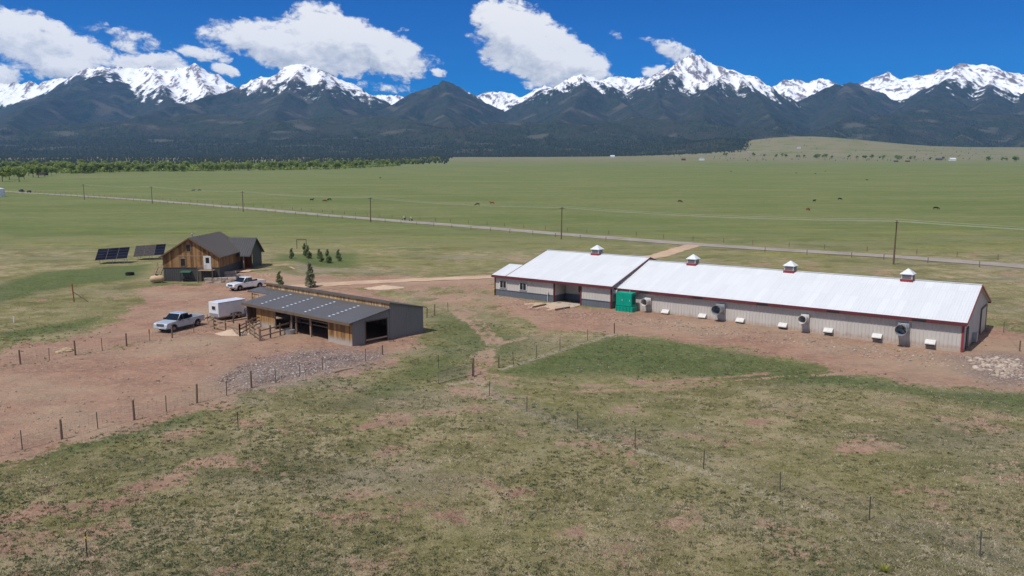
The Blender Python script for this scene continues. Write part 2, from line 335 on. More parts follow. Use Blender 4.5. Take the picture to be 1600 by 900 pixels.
DIRT = [W2([(-90, 600), (0, 578), (118, 556), (235, 533), (335, 516), (405, 520), (440, 530), (500, 548), (551, 545), (610, 536), (650, 524), (650, 540), (600, 562), (560, 578), (470, 596), (393, 612), (308, 640), (210, 664), (100, 698), (0, 725), (-90, 740)]),
        W2([(-90, 576), (0, 550), (110, 530), (190, 502), (232, 472), (215, 452), (250, 446), (330, 446), (380, 452), (450, 441), (500, 438), (640, 434), (770, 430), (772, 462), (860, 476), (960, 488), (1100, 494), (1290, 514), (1500, 545), (1545, 512), (1600, 524), (1690, 545), (1690, 600), (1600, 606), (1500, 605), (1420, 600), (1330, 580), (1250, 560), (1150, 542), (1050, 528), (960, 521), (900, 519), (850, 515), (800, 488), (775, 470), (768, 450), (650, 447), (560, 450), (500, 452), (400, 472), (330, 500), (333, 516), (235, 532), (118, 555), (0, 577)])]
DIRT.append(W2([(326, 520), (330, 497), (400, 466), (560, 452), (640, 478), (657, 520), (612, 548), (550, 552), (430, 540)])); DIRT.append(W2([(318, 446), (322, 428), (360, 424), (420, 426), (520, 430), (520, 442), (420, 452)]))
GRAVEL = [W2([(345, 590), (400, 565), (470, 548), (540, 548), (600, 553), (570, 572), (500, 586), (430, 602), (370, 612)]), W2([(1500, 556), (1560, 552), (1650, 565), (1640, 600), (1560, 600), (1515, 580)])]
LUSH = [W2([(560, 600), (640, 560), (690, 500), (760, 490), (745, 560), (700, 590), (620, 625), (540, 630)]), W2([(775, 580), (870, 548), (960, 523), (1050, 531), (1200, 557), (1330, 586), (1500, 612), (1600, 612), (1690, 640), (1600, 648), (1400, 614), (1250, 600), (1100, 590), (950, 585), (850, 592)]),
        W2([(0, 520), (120, 500), (180, 490), (130, 512), (0, 535)]), W2([(-90, 470), (60, 425), (240, 412), (215, 436), (100, 448), (0, 475), (-90, 500)]), W2([(660, 480), (760, 500), (850, 526), (840, 545), (770, 575), (690, 545), (655, 520)]), W2([(430, 397), (560, 395), (560, 420), (430, 408)]), W2([(0, 335), (500, 345), (300, 365), (0, 372)]),
        W2([(150, 675), (330, 640), (330, 650), (180, 690), (0, 735), (0, 715)]), W2([(250, 440), (225, 448), (300, 452), (330, 447)])]
BARE = [(690, 645, 2.2, .9), (620, 735, 2.0, .9), (345, 722, 2.4, 1.0), (735, 608, 2.6, .9), (600, 660, 2, .8), (25, 850, 3.0, 1.5), (60, 800, 2, 1), (560, 770, 1.4, .6), (790, 770, 1.3, .5), (450, 780, 1.5, .6), (1060, 810, 1.4, .6), (1340, 700, 2.0, .5), (870, 830, 1.4, .7), (290, 680, 2.2, .8), (240, 760, 1.6, .7), (690, 690, 1.4, .6), (40, 720, 2.5, 1.2), (980, 640, 2.0, .7), (1180, 660, 2.4, .6), (860, 620, 2.8, .7)]
HALF = W2([(560, 447), (770, 440), (780, 470), (860, 512), (780, 500), (690, 478), (640, 464)])
TRACKS = [W2([(742, 600), (748, 560), (765, 535), (735, 505), (700, 480)]), W2([(752, 600), (764, 560), (780, 535), (752, 503), (714, 478)]), W2([(745, 590), (800, 602), (900, 612), (1050, 606), (1200, 590), (1400, 580)]), W2([(760, 584), (830, 594), (920, 602), (1050, 597), (1200, 583)]), W2([(770, 540), (850, 520), (900, 505)])]
STRAW = [W2([(762, 618), (830, 645), (950, 688), (1100, 738), (1250, 790), (1420, 850), (1620, 912)]), W2([(785, 577), (870, 549), (960, 522)]), W2([(700, 602), (740, 594), (765, 612)])]
def zones(X, Y):
    wx = X + 1.6 * fbm(X / 5, Y / 5, 3) ; wy = Y + 1.6 * fbm(X / 5 + 50, Y / 5, 3)
    dirt = np.zeros(X.shape); lush = np.zeros(X.shape); grav = np.zeros(X.shape); straw = np.zeros(X.shape)
    for p in DIRT: dirt = np.maximum(dirt, sstep(-4.0, 3.4, poly_sd(wx, wy, p)))
    for p in GRAVEL: grav = np.maximum(grav, .8 * sstep(-3.5, 3.0, poly_sd(wx, wy, p)))
    for i, p in enumerate(LUSH): lush = np.maximum(lush, (.62 if i in (0, 4) else .85) * sstep(-5, 4, poly_sd(wx, wy, p)))
    dirt = np.maximum(dirt, .5 * sstep(-5, 4, poly_sd(wx, wy, HALF)))
    for (px, py, r, w) in BARE:
        c_ = G(px, py); dirt = np.maximum(dirt, (.5 + .1 * math.sin(px)) * (1 - sstep(.1, 1.6, np.hypot((wx - c_.x) / (r * 1.5), (wy - c_.y) / r)) ))
    for t in TRACKS: dirt = np.maximum(dirt, .58 * (1 - sstep(.25, 1.0, line_d(X + .3 * noise2(X / 4, Y / 4), Y, t))))
    for t in STRAW: straw = np.maximum(straw, 1 - sstep(.12, .55, line_d(X + .3 * noise2(X / 3, Y / 3), Y, t)))
    return dirt, lush, grav, straw
ys = np.concatenate([np.arange(-400, 20, 30.0), np.arange(20, 150, .62), np.arange(150, 300, 1.6), np.geomspace(300, 7600, 150)])
xr = np.geomspace(112, 9500, 62); xs = np.concatenate([-xr[::-1], np.arange(-111, 112, .72), xr])
XX, YY = np.meshgrid(xs, ys); ZZ = hgt(XX, YY)
near = (YY > 20) & (YY < 330) & (np.abs(XX) < 230)
zn = np.zeros(XX.shape + (4,)); d_, l_, g_, s_ = zones(XX[near], YY[near])
zn[near] = np.stack([d_, l_, g_, s_], -1)
ZZ[near] += .10 * d_ * fbm(XX[near] / 2.2, YY[near] / 2.2, 3) + .05 * fbm(XX[near] / 1.3, YY[near] / 1.3, 2) + .22 * g_ * np.clip(fbm(XX[near] / 2.5, YY[near] / 2.5, 3) + .3, 0, 1)
def gridfaces(ny, nx):
    i = np.arange(ny - 1)[:, None] * nx + np.arange(nx - 1)[None]; return np.stack([i, i + 1, i + nx + 1, i + nx], -1).reshape(-1, 4)
t = NT('pasture', .95, 0, .1)
zo = t.sep(t.attr('zones', 'Color')); straw_a = t.attr('zones', 'Alpha')
sxyz = t.n.new('ShaderNodeSeparateXYZ'); t.l.new(t.tc.outputs['Object'], sxyz.inputs[0])
far = t.ramp(t.math('ADD', sxyz.outputs[1], t.math('MULTIPLY', t.math('SUBTRACT', t.noise(.03, 3), .5), 90)), 140, 290)
nb = t.noise(.022, 4, .6); nb2 = t.noise(.05, 4, .6, off=9, stretch=(1, 1.6, 1)); nm = t.noise(.32, 5, .65, off=3); nf = t.noise(2.2, 5, .7, off=5); nv = t.noise(9, 4, .7, off=1)
nq = t.noise(.9, 6, .75, off=23); gr = t.mix(t.ramp(t.math('ADD', t.math('MULTIPLY', nf, .5), t.math('MULTIPLY', nq, .5)), .36, .64), (.105, .103, .036), (.26, .222, .11))
gr = t.mix(t.ramp(t.math('ADD', t.math('MULTIPLY', nm, .6), t.math('MULTIPLY', nv, .4)), .44, .62), gr, (.37, .30, .19))
gr = t.mix(t.math('MULTIPLY', t.ramp(nb2, .46, .66), .6), gr, t.mix(nv, (.155, .142, .105), (.29, .25, .195)))
gr = t.mix(t.math('MULTIPLY', t.ramp(nb, .42, .62), .55), gr, t.mix(nf, (.118, .126, .04), (.225, .21, .085)))
nk = t.noise(.11, 5, .65, off=12, stretch=(.8, 1.3, 1)); gr = t.mix(t.math('MULTIPLY', t.ramp(nk, .5, .64), .55), gr, t.mix(nf, (.062, .07, .026), (.11, .11, .045))); gr = t.mix(t.math('MULTIPLY', t.ramp(nk, .46, .3), .5), gr, t.mix(nv, (.22, .165, .11), (.32, .25, .18)))
lushc = t.mix(t.ramp(nf, .3, .75), (.046, .08, .027), (.112, .148, .05))
gr = t.mix(t.math('MULTIPLY', t.ramp(t.math('ADD', zo[1], t.math('MULTIPLY', t.math('SUBTRACT', nm, .5), .9)), .3, .8), .8), gr, lushc)
# wide hay meadow and the fields by the road
nl = t.noise(.012, 5, .6, off=2, stretch=(.5, 1.4, 1)); nl2 = t.noise(.06, 5, .65, off=8, stretch=(.5, 1.5, 1))
mea = t.mix(t.ramp(nl, .35, .65), (.115, .152, .05), (.158, .178, .072)); mea = t.mix(t.math('MULTIPLY', t.ramp(nl2, .42, .72), .6), mea, (.205, .185, .095)); mea = t.mix(t.math('MULTIPLY', t.ramp(nm, .35, .6), .3), mea, (.08, .095, .03)); mea = t.mix(t.math('MULTIPLY', t.ramp(nk, .5, .66), .35), mea, (.085, .10, .036))
mea = t.mix(t.math('MULTIPLY', t.math('MULTIPLY', t.ramp(nl2, .58, .7), t.ramp(nf, .45, .6)), .35), mea, (.26, .25, .06))
vfar = t.ramp(sxyz.outputs[1], 2300, 4200)
mea = t.mix(t.math('MULTIPLY', vfar, t.ramp(nl, .3, .6)), mea, (.19, .165, .10))
dand = t.math('MULTIPLY', t.math('MULTIPLY', t.ramp(t.noise(.045, 4, .6, off=40, stretch=(.6, 2.2, 1)), .52, .66), t.ramp(nq, .4, .65)), t.math('MULTIPLY', t.ramp(sxyz.outputs[1], 160, 200), t.ramp(sxyz.outputs[1], 330, 250)))
gr = t.mix(far, gr, mea); gr = t.mix(t.math('MULTIPLY', dand, .7), gr, (.27, .26, .05))
npz = t.noise(.14, 6, .7, off=31); zd = t.math('ADD', zo[0], t.math('MULTIPLY', t.math('MULTIPLY', t.ramp(npz, .5, .64), .64), t.math('SUBTRACT', 1.0, t.math('MAXIMUM', far, zo[1]))))
dm = t.ramp(t.math('ADD', t.math('ADD', zd, t.math('MULTIPLY', t.math('SUBTRACT', nm, .5), 1.15)), t.math('MULTIPLY', t.math('SUBTRACT', nf, .5), .9)), .42, .6)
di = t.mix(t.ramp(nm, .3, .7), (.335, .196, .138), (.235, .142, .102)); di = t.mix(t.math('MULTIPLY', t.ramp(nf, .45, .7), .6), di, (.42, .29, .21)); di = t.mix(t.math('MULTIPLY', t.ramp(t.noise(.5, 5, .7, off=17, stretch=(.5, 1.5, 1)), .52, .66), .5), di, (.21, .135, .10)); di = t.mix(t.math('MULTIPLY', t.ramp(nb2, .4, .65), .45), di, (.36, .29, .20))
di = t.mix(t.math('MULTIPLY', t.ramp(nv, .62, .8), .55), di, (.14, .12, .08))
vo = t.n.new('ShaderNodeTexVoronoi'); vo.inputs['Scale'].default_value = 5; t.l.new(t.tc.outputs['Object'], vo.inputs['Vector'])
gv = t.mix(t.ramp(t.sep(vo.outputs['Color'])[0], .35, .95), (.17, .14, .14), (.42, .37, .34)); gv = t.mix(t.ramp(vo.outputs['Distance'], .3, .7), gv, (.11, .09, .085))
c_ = t.mix(dm, gr, di); c_ = t.mix(t.math('MULTIPLY', zo[2], t.ramp(nf, .25, .5)), c_, gv)
c_ = t.mix(t.math('MULTIPLY', straw_a, t.ramp(nf, .3, .55)), c_, (.33, .29, .21))
t.color(c_); t.bump(t.math('ADD', nf, t.math('MULTIPLY', nv, .5)), .22, 1.0)
ground = np_mesh('ground', np.stack([XX, YY, ZZ], -1).reshape(-1, 3), gridfaces(len(ys), len(xs)), t.m, {'zones': zn.reshape(-1, 4)}, True)
tag(ground, kind='structure')

# ------------------------------------------------------------ mountain range: crest and spur lines as (px, py, distance), snow line in metres
RID = [ # main crest behind
 ([(-120, 140, 13000), (0, 132, 13000), (45, 131, 12800)], 820, .50),
 ([(40, 132, 12200), (80, 125, 12000), (110, 117, 11900), (140, 110, 11800), (165, 104.5, 11700), (200, 105, 11900), (235, 106, 11900), (262, 110, 11800), (285, 108, 11700), (305, 104, 11600), (325, 112, 11800), (345, 122, 12100), (364, 134, 12400)], 870, .62),
 ([(165, 104.5, 11700), (150, 122, 10800), (115, 136, 10000), (60, 158, 9000), (20, 185, 7800), (-10, 215, 6300)], 1330, .5),
 ([(240, 106, 11900), (250, 130, 11000), (265, 155, 10100), (285, 185, 8500), (300, 215, 6600)], 1010, .55),
 ([(305, 104, 11600), (318, 130, 10900), (330, 152, 10300)], 880, .65),
 ([(364, 138, 10500), (400, 126, 10800), (430, 112, 11000), (455, 103, 11100), (475, 99.5, 11150), (495, 105, 11200), (515, 118, 11300), (535, 132, 11400), (550, 142, 11500), (572, 153, 11800)], 1010, .58),
 ([(364, 138, 10500), (330, 150, 10000), (280, 165, 9300), (215, 182, 8300), (150, 205, 7000)], 1500, .5),
 ([(475, 99.5, 11150), (462, 125, 10300), (445, 152, 9400), (425, 185, 8000), (400, 218, 6200)], 1080, .52),
 ([(495, 105, 11200), (505, 130, 10300), (515, 158, 9400), (540, 185, 8000), (560, 220, 6200)], 1060, .52),
 ([(550, 148, 13200), (575, 152, 13400), (595, 146, 13600), (612, 149, 13500), (635, 152, 13400), (660, 150, 13200)], 760, .6),
 ([(610, 165, 10200), (640, 148, 10600), (660, 140, 10700), (680, 132, 10800), (692, 127.5, 10850), (706, 134, 10850), (725, 143, 10900), (745, 152, 11000), (775, 170, 11000)], 1255, .6),
 ([(693, 126.6, 10865), (706, 132.6, 10870), (725, 141.6, 10920), (746, 150.8, 11020)], 420, .8),
 ([(692, 127.5, 10850), (700, 150, 9800), (690, 178, 8400), (720, 205, 6800), (735, 228, 5600)], 2000, .5),
 ([(692, 127.5, 10850), (655, 160, 9600), (620, 185, 8200), (600, 220, 6200)], 2000, .52),
 ([(740, 152, 13600), (760, 145, 13500), (780, 142.5, 13400), (800, 147, 13400), (815, 153, 13300), (835, 139, 12900), (850, 132, 12700), (872, 138, 12300)], 760, .62),
 ([(850, 132, 12700), (835, 155, 11500), (820, 172, 10500)], 900, .6),
 ([(850, 152, 10600), (872, 138, 10900), (890, 122, 11100), (908, 113.5, 11200), (925, 120, 11300), (940, 128, 11400), (960, 142, 11500)], 1010, .6),
 ([(908, 113.5, 11200), (915, 140, 10100), (895, 165, 9000), (870, 190, 7700), (850, 225, 5900)], 1150, .52),
 ([(925, 120, 11300), (955, 148, 10200), (985, 170, 9200), (990, 200, 7400), (1000, 226, 5900)], 1100, .52),
 ([(935, 128, 13000), (955, 121.5, 13000), (980, 120, 13100), (1000, 122, 13000), (1020, 127, 12700)], 850, .62),
 ([(1015, 130, 11000), (1040, 112, 11200), (1060, 98, 11350), (1083, 85.5, 11500), (1100, 95, 11500), (1130, 103, 11300), (1140, 104.5, 11200), (1160, 115, 11300), (1185, 130, 11500), (1207, 141, 11700)], 1010, .64),
 ([(1060, 98, 11350), (1035, 128, 10600), (1020, 150, 10000), (1040, 180, 8500), (1060, 215, 6500)], 1190, .55),
 ([(1140, 104.5, 11200), (1118, 130, 10300), (1100, 150, 9600), (1095, 180, 8200), (1120, 215, 6500)], 1090, .58),
 ([(1140, 104.5, 11200), (1165, 135, 10300), (1190, 160, 9300), (1210, 190, 7800), (1230, 213, 6600)], 1010, .56),
 ([(1200, 140, 13000), (1220, 130, 12900), (1240, 123.5, 12800), (1262, 128, 12700), (1285, 124.5, 12500), (1305, 131, 12300)], 840, .55),
 ([(1270, 148, 10800), (1305, 133, 11200), (1325, 132, 11300), (1342, 133, 11300), (1365, 145, 11200), (1390, 160, 11000)], 1300, .6),
 ([(1325, 132, 11300), (1320, 155, 10000), (1330, 180, 8600), (1300, 208, 6900)], 1900, .52),
 ([(1345, 132, 13000), (1370, 122, 12900), (1388, 114.5, 12800), (1406, 124, 12600)], 800, .55),
 ([(1395, 127, 12400), (1440, 120, 12200), (1480, 110, 11900), (1510, 101, 11700), (1535, 100.5, 11600), (1562, 109, 11600), (1600, 120, 11800), (1680, 135, 12200), (1760, 128, 12200), (1850, 140, 12500)], 880, .48),
 ([(1510, 101, 11700), (1470, 135, 10300), (1440, 162, 9200), (1400, 190, 7800), (1380, 212, 6700)], 1130, .5),
 ([(1562, 109, 11600), (1545, 135, 10500), (1540, 160, 9400), (1520, 190, 7900), (1500, 215, 6600)], 1010, .52),
 ([(1600, 120, 11800), (1600, 150, 10200), (1620, 185, 8400), (1600, 215, 6600)], 1000, .52),
 # rounded foothills
 ([(80, 195, 7000), (200, 190, 7200), (330, 178, 7800), (440, 190, 7200), (560, 178, 7800), (650, 188, 7200)], 3000, .3),
 ([(700, 200, 6600), (820, 190, 7200), (900, 196, 6900), (1000, 184, 7600), (1100, 192, 7200), (1200, 200, 6900)], 3000, .3),
 ([(1330, 190, 7600), (1420, 175, 8200), (1480, 168, 8600), (1560, 180, 8000), (1700, 182, 8000)], 3000, .3),
 ([(-300, 150, 11500), (-180, 120, 12000), (-60, 145, 12000), (-100, 190, 8000)], 1000, .55)]
mx = np.arange(-11000, 11001, 25.0); my = np.arange(4100, 14600, 25.0); MX, MY = np.meshgrid(mx, my)
wpx = MX + 210 * fbm(MX / 900, MY / 900, 4) + 40 * fbm(MX / 150, MY / 150, 3); wpy = MY + 210 * fbm(MX / 900 + 40, MY / 900, 4)
fr = 4750 + 260 * noise2(mx / 900, mx * 0 + 3) + 900 * sstep(1300, 1700, mx) + 500 * sstep(1500, 2600, mx)     # where the forest front meets the valley floor
front = np.broadcast_to(fr, MX.shape)
base = hgt(MX, MY) * 1.0; lowb = base + np.where(MY < front, -(front - MY) * .25 - 6, (MY - front) * .075 - 6)
MZ = lowb.copy(); SL = np.full(MX.shape, 1900.0)
for pts, snow, slope in RID:
    P3 = [at(*p) for p in pts]
    for a, b in zip(P3[:-1], P3[1:]):
        x0, x1 = min(a.x, b.x) - 3200, max(a.x, b.x) + 3200; y0, y1 = min(a.y, b.y) - 3200, max(a.y, b.y) + 3200
        i0, i1 = np.searchsorted(mx, [x0, x1]); j0, j1 = np.searchsorted(my, [y0, y1])
        if i1 <= i0 or j1 <= j0: continue
        sx_, sy_ = wpx[j0:j1, i0:i1], wpy[j0:j1, i0:i1]; ox, oy = MX[j0:j1, i0:i1], MY[j0:j1, i0:i1]
        ex, ey = b.x - a.x, b.y - a.y; L2 = ex * ex + ey * ey + 1e-6
        tt = np.clip(((ox - a.x) * ex + (oy - a.y) * ey) / L2, 0, 1); d0 = np.hypot(ox - a.x - tt * ex, oy - a.y - tt * ey)
        tw = np.clip(((sx_ - a.x) * ex + (sy_ - a.y) * ey) / L2, 0, 1); dw = np.hypot(sx_ - a.x - tw * ex, sy_ - a.y - tw * ey)
        k = sstep(0, 500, d0); d = d0 * (1 - k) + dw * k
        h = a.z + tt * (b.z - a.z) - slope * d * (1 - .13 * np.clip(d / 2500, 0, 1))
        cur = MZ[j0:j1, i0:i1]; up = h > cur; SL[j0:j1, i0:i1] = np.where(up, snow, SL[j0:j1, i0:i1]); MZ[j0:j1, i0:i1] = np.maximum(cur, h)
rel = np.clip((MZ - lowb) / 500, 0, 1)
MZ += rel * (105 * ridged(wpx / 560, wpy / 1300, 5, .58) - 48) + rel * 26 * fbm(MX / 150, MY / 220, 4)
# smooth valley floors a little
gy, gx = np.gradient(MZ, 25.0); slp = np.hypot(gx, gy)
rock_n = ridged((wpx + .35 * wpy) / 130, wpy / 700, 5, .65)
SLb = SL.copy()
for _ in range(3): SLb = (SLb + np.roll(SLb, 2, 0) + np.roll(SLb, -2, 0) + np.roll(SLb, 2, 1) + np.roll(SLb, -2, 1)) / 5
gull = -(np.roll(MZ, 3, 1) + np.roll(MZ, -3, 1) - 2 * MZ) / 25.0
snowv = np.clip((MZ - SLb) / 170, -3, .92) + 2.0 * rock_n - 1.5 - np.clip(slp - .78, 0, 1) * 1.0 - np.clip(gull, -1, 1) * .5 + 1.0 * fbm(MX / 600, MY / 600, 3)
forest = (np.maximum(np.minimum(SLb, 1300) + 110, 1060) - MZ) / 160 + .5 * fbm(MX / 260, MY / 260, 4)
clear = fbm(MX / 420 + 9, MY / 300, 4) 
t = NT('mountain_cover', .95, 0, .1)
sn = t.attr('snow'); fo = t.attr('forest'); cr = t.attr('clearing')
f1 = t.noise(.02, 5, .7, stretch=(1.5, .55, .7)); f2 = t.noise(.07, 4, .7, off=3); f3 = t.noise(.004, 4, .6, off=6)
rock = t.mix(t.ramp(f1, .3, .7), (.13, .11, .115), (.25, .21, .21))
tre = t.mix(t.ramp(t.math('ADD', t.math('MULTIPLY', f2, .6), t.math('MULTIPLY', f1, .4)), .35, .66), (.010, .017, .012), (.052, .064, .036)); tre = t.mix(t.math('MULTIPLY', t.ramp(f3, .4, .65), .5), tre, (.058, .05, .042))
tre = t.mix(t.math('MULTIPLY', t.ramp(t.math('ADD', cr, t.math('MULTIPLY', t.math('SUBTRACT', f2, .5), .6)), .16, .42), .75), tre, (.10, .092, .068))
cmt = t.mix(t.ramp(t.math('ADD', fo, t.math('MULTIPLY', t.math('SUBTRACT', f2, .5), .9)), -.3, .3), rock, tre)
sm = t.ramp(t.math('ADD', sn, t.math('ADD', t.math('MULTIPLY', t.math('SUBTRACT', f1, .5), 4.0), t.math('MULTIPLY', t.math('SUBTRACT', f2, .5), .8))), -.55, .5)
t.color(t.mix(sm, cmt, t.mix(f1, (.82, .84, .88), (.9, .9, .92)))); t.bump(t.math('ADD', f1, t.math('MULTIPLY', f2, .5)), 18, .8)
mount = np_mesh('mountains', np.stack([MX, MY, MZ], -1).reshape(-1, 3), gridfaces(len(my), len(mx)), t.m, {'snow': snowv.ravel(), 'forest': forest.ravel(), 'clearing': clear.ravel()}, True)
tag(mount, kind='structure')
def mz(x, y):
    i = np.clip(((np.asarray(x) - mx[0]) / 25).astype(int), 0, len(mx) - 2); j = np.clip(((np.asarray(y) - my[0]) / 25).astype(int), 0, len(my) - 2)
    return MZ[j, i]

# haze: thin even mountain air over valley and range
me = MB().box(-12500, 12500, -1200, 15500, -40, 2350); hz_mat = bpy.data.materials.new('haze_air'); hz_mat.use_nodes = True
hn = hz_mat.node_tree.nodes; hn.clear(); ho = hn.new('ShaderNodeOutputMaterial'); hv = hn.new('ShaderNodeVolumePrincipled')
hv.inputs['Color'].default_value = (.16, .46, 1, 1); hv.inputs['Density'].default_value = 2.6e-5; hv.inputs['Anisotropy'].default_value = .2
hz_mat.node_tree.links.new(hv.outputs[0], ho.inputs['Volume'])
haze = me.build('haze', hz_mat); tag(haze, kind='stuff'); tag(haze, 'thin pale blue mountain air over the valley', 'haze')
# ------------------------------------------------------------ road and driveway
def strip(name, pts, w, mat, lift, jag=.35, n=160, cen=0):
    P_ = [Vector((p[0], p[1])) for p in pts]; L = [0]
    for a, b in zip(P_[:-1], P_[1:]): L.append(L[-1] + (b - a).length)
    S = np.linspace(0, L[-1], n); xs_ = np.interp(S, L, [p.x for p in P_]); ys_ = np.interp(S, L, [p.y for p in P_])
    k = 7; pad = lambda a: np.convolve(np.pad(a, k // 2, mode='edge'), np.ones(k) / k, 'valid'); xs_, ys_ = pad(xs_), pad(ys_)
    tx, ty = np.gradient(xs_), np.gradient(ys_); m = np.hypot(tx, ty); nx, ny = -ty / m, tx / m; V = []; cols = np.linspace(-1, 1, 7)
    for c_ in cols:
        j = jag * (noise2(S / 3.1, S * 0 + 9 * c_) + .7 * noise2(S / .9, S * 0 + 5 * c_)) if abs(c_) == 1 else 0
        x = xs_ + nx * (c_ * w / 2 + j * (1 if c_ > 0 else -1)); y = ys_ + ny * (c_ * w / 2 + j * (1 if c_ > 0 else -1))
        V.append(np.stack([x, y, hgt(x, y) + lift + (.05 * (1 - c_ * c_) if abs(c_) < 1 else -.03)], -1))
    V = np.stack(V, 1).reshape(-1, 3); return np_mesh(name, V, gridfaces(n, 7), mat, None, True)
t = NT('gravel_road', .95, 0, .1); a_ = t.noise(.15, 5, .6, stretch=(1, 1, 1)); b_ = t.noise(2.5, 5, .7, off=3); t.color(t.mix(t.ramp(t.math('ADD', t.math('MULTIPLY', a_, .6), t.math('MULTIPLY', b_, .4)), .35, .65), (.30, .265, .23), (.215, .19, .165))); t.bump(b_, .05); M_road = t.m
t = NT('driveway_dirt', .95, 0, .1); a_ = t.noise(.3, 5, .65); b_ = t.noise(3, 5, .7, off=3); t.color(t.mix(t.ramp(t.math('ADD', t.math('MULTIPLY', a_, .6), t.math('MULTIPLY', b_, .4)), .35, .65), (.47, .34, .24), (.36, .25, .175))); t.bump(b_, .05); M_drive = t.m
ROAD_PX = [(1800, 434), (1600, 416.5), (1480, 407.5), (1396, 401), (1240, 392), (1080, 381.5), (877, 366), (720, 353), (579, 342), (380, 325), (238, 313.5), (130, 306.5), (60, 302.5), (5, 299), (-60, 296)]
ROAD = [tuple(G(*p).xy) for p in ROAD_PX]
road = tag(strip('road', ROAD, 7.6, M_road, .12, .4, 420), kind='structure')
drv = tag(strip('driveway', [tuple(G(*p).xy) for p in [(1088, 382.5), (1060, 390), (1030, 400), (960, 410), (860, 421), (768, 433), (690, 436), (640, 438), (560, 442), (490, 446), (440, 450), (395, 458)]], 4.6, M_drive, .09, .55, 260), kind='structure')

# ------------------------------------------------------------ the long metal barn
def gable_sheet(mb, x, y0, y1, zb, eave, ridge, nrm, pitch=.45, hr=.03, tone=.5):
    W_ = y1 - y0; top = lambda s: (x, y0 + s, eave + (ridge - eave) * (1 - abs(2 * s / W_ - 1))); bot = lambda s: (x, y0 + s, zb)
    ribs(mb, (x, y0, zb), (0, 1, 0), W_, nrm, top, bot, pitch, hr, tone)
def cupola(parent, x, y, z, s=1.3):
    b = MB(); b.box(x - s / 2 - .09, x + s / 2 + .09, y - s / 2 - .09, y + s / 2 + .09, z - .55, z + .12); cp_ = b.build('cupola', M_red_bright, parent)
    b = MB(); b.box(x - s / 2, x + s / 2, y - s / 2, y + s / 2, z + .12, z + .72); b.build('cupola_body', M_wall_grey, cp_)
    b = MB()
    for sx_ in (-1, 1):
        for k in range(5):
            zz = z + .2 + k * .1; b.box(x - s / 2 + .12, x + s / 2 - .12, y + sx_ * (s / 2 + .015) - .012, y + sx_ * (s / 2 + .015) + .012, zz, zz + .06)
            b.box(x + sx_ * (s / 2 + .015) - .012, x + sx_ * (s / 2 + .015) + .012, y - s / 2 + .12, y + s / 2 - .12, zz, zz + .06)
    b.build('louvre', M_soffit, cp_)
    r = s / 2 + .16; b = MB(); b.add([(x - r, y - r, z + .72), (x + r, y - r, z + .72), (x + r, y + r, z + .72), (x - r, y + r, z + .72), (x - r, y - r, z + .78), (x + r, y - r, z + .78), (x + r, y + r, z + .78), (x - r, y + r, z + .78), (x - .05, y - .05, z + 1.42), (x + .05, y - .05, z + 1.42), (x + .05, y + .05, z + 1.42), (x - .05, y + .05, z + 1.42)],
      [(0, 3, 2, 1), (0, 1, 5, 4), (1, 2, 6, 5), (2, 3, 7, 6), (3, 0, 4, 7), (4, 5, 9, 8), (5, 6, 10, 9), (6, 7, 11, 10), (7, 4, 8, 11), (8, 9, 10, 11)]); b.build('cupola_roof', M_white_roof, cp_)
    return cp_
def roof_slopes(parent, x0, x1, W_, eave, ridge, oh=.45, og=.35, mat=M_white_roof, pitch=.31):
    s = (ridge - eave) / (W_ / 2); ze = eave - s * oh; b = MB(); th = .12
    for sg in (0, 1):
        ye = -oh if sg == 0 else W_ + oh; nrm = Vector((0, -s if sg == 0 else s, 1)).normalized()
        ribs(b, (x0 - og, ye, ze), (1, 0, 0), x1 - x0 + 2 * og, nrm, lambda q: (x0 - og + q, W_ / 2, ridge + th), lambda q: (x0 - og + q, ye, ze + th), pitch, .024)
        b.add([(x0 - og, ye, ze), (x1 + og, ye, ze), (x1 + og, W_ / 2, ridge), (x0 - og, W_ / 2, ridge)], [(0, 1, 2, 3)])
    r_ = b.build('roof', mat, parent)
    b = MB(); b.box(x0 - og, x1 + og, W_ / 2 - .18, W_ / 2 + .18, ridge + th + .0, ridge + th + .06); b.build('ridge_cap', mat, r_)
    return r_, ze, s
def rake(parent, x, W_, eave, ridge, oh, mat, w=.24, th=.06):
    s = (ridge - eave) / (W_ / 2); ze = eave - s * oh; b = MB()
    for sg in (0, 1):
        ye = -oh if sg == 0 else W_ + oh
        b.hexa([(x - th / 2, ye, ze - w + .14), (x + th / 2, ye, ze - w + .14), (x + th / 2, W_ / 2, ridge - w + .14), (x - th / 2, W_ / 2, ridge - w + .14), (x - th / 2, ye, ze + .17), (x + th / 2, ye, ze + .17), (x + th / 2, W_ / 2, ridge + .17), (x - th / 2, W_ / 2, ridge + .17)])
    return b.build('rake_trim', mat, parent)
o2 = BC - BE * LONG_L
barn = empty('long_barn', (o2[0], o2[1], 0), BROT, 'long grey metal barn with white ribbed roof, three cupolas and wall fans', 'barn')
L, W_, EV, RG = LONG_L, LONG_W, 3.5, 6.55
b = MB(); ribs(b, None, (1, 0, 0), L, (0, -1, 0), lambda s: (s, 0, EV), lambda s: (s, 0, .28), .42, .045); b.build('front_wall', M_wall_grey, barn)
b = MB(); gable_sheet(b, L, 0, W_, -.3, EV, RG, (1, 0, 0), .42, .04); b.build('end_wall', M_wall_grey, barn)
b = MB(); gable_sheet(b, 0, 0, W_, -.3, EV, RG, (-1, 0, 0), .42, .04); ribs(b, None, (1, 0, 0), L, (0, 1, 0), lambda s: (s, W_, EV), lambda s: (s, W_, -.3), .42, .04); b.build('back_wall', M_wall_grey, barn)
b = MB(); b.box(-.02, L + .02, -.06, .02, -.6, .28); b.build('base_board', M_concrete, barn)
rf, ze, s_ = roof_slopes(barn, 0, L, W_, EV, RG)
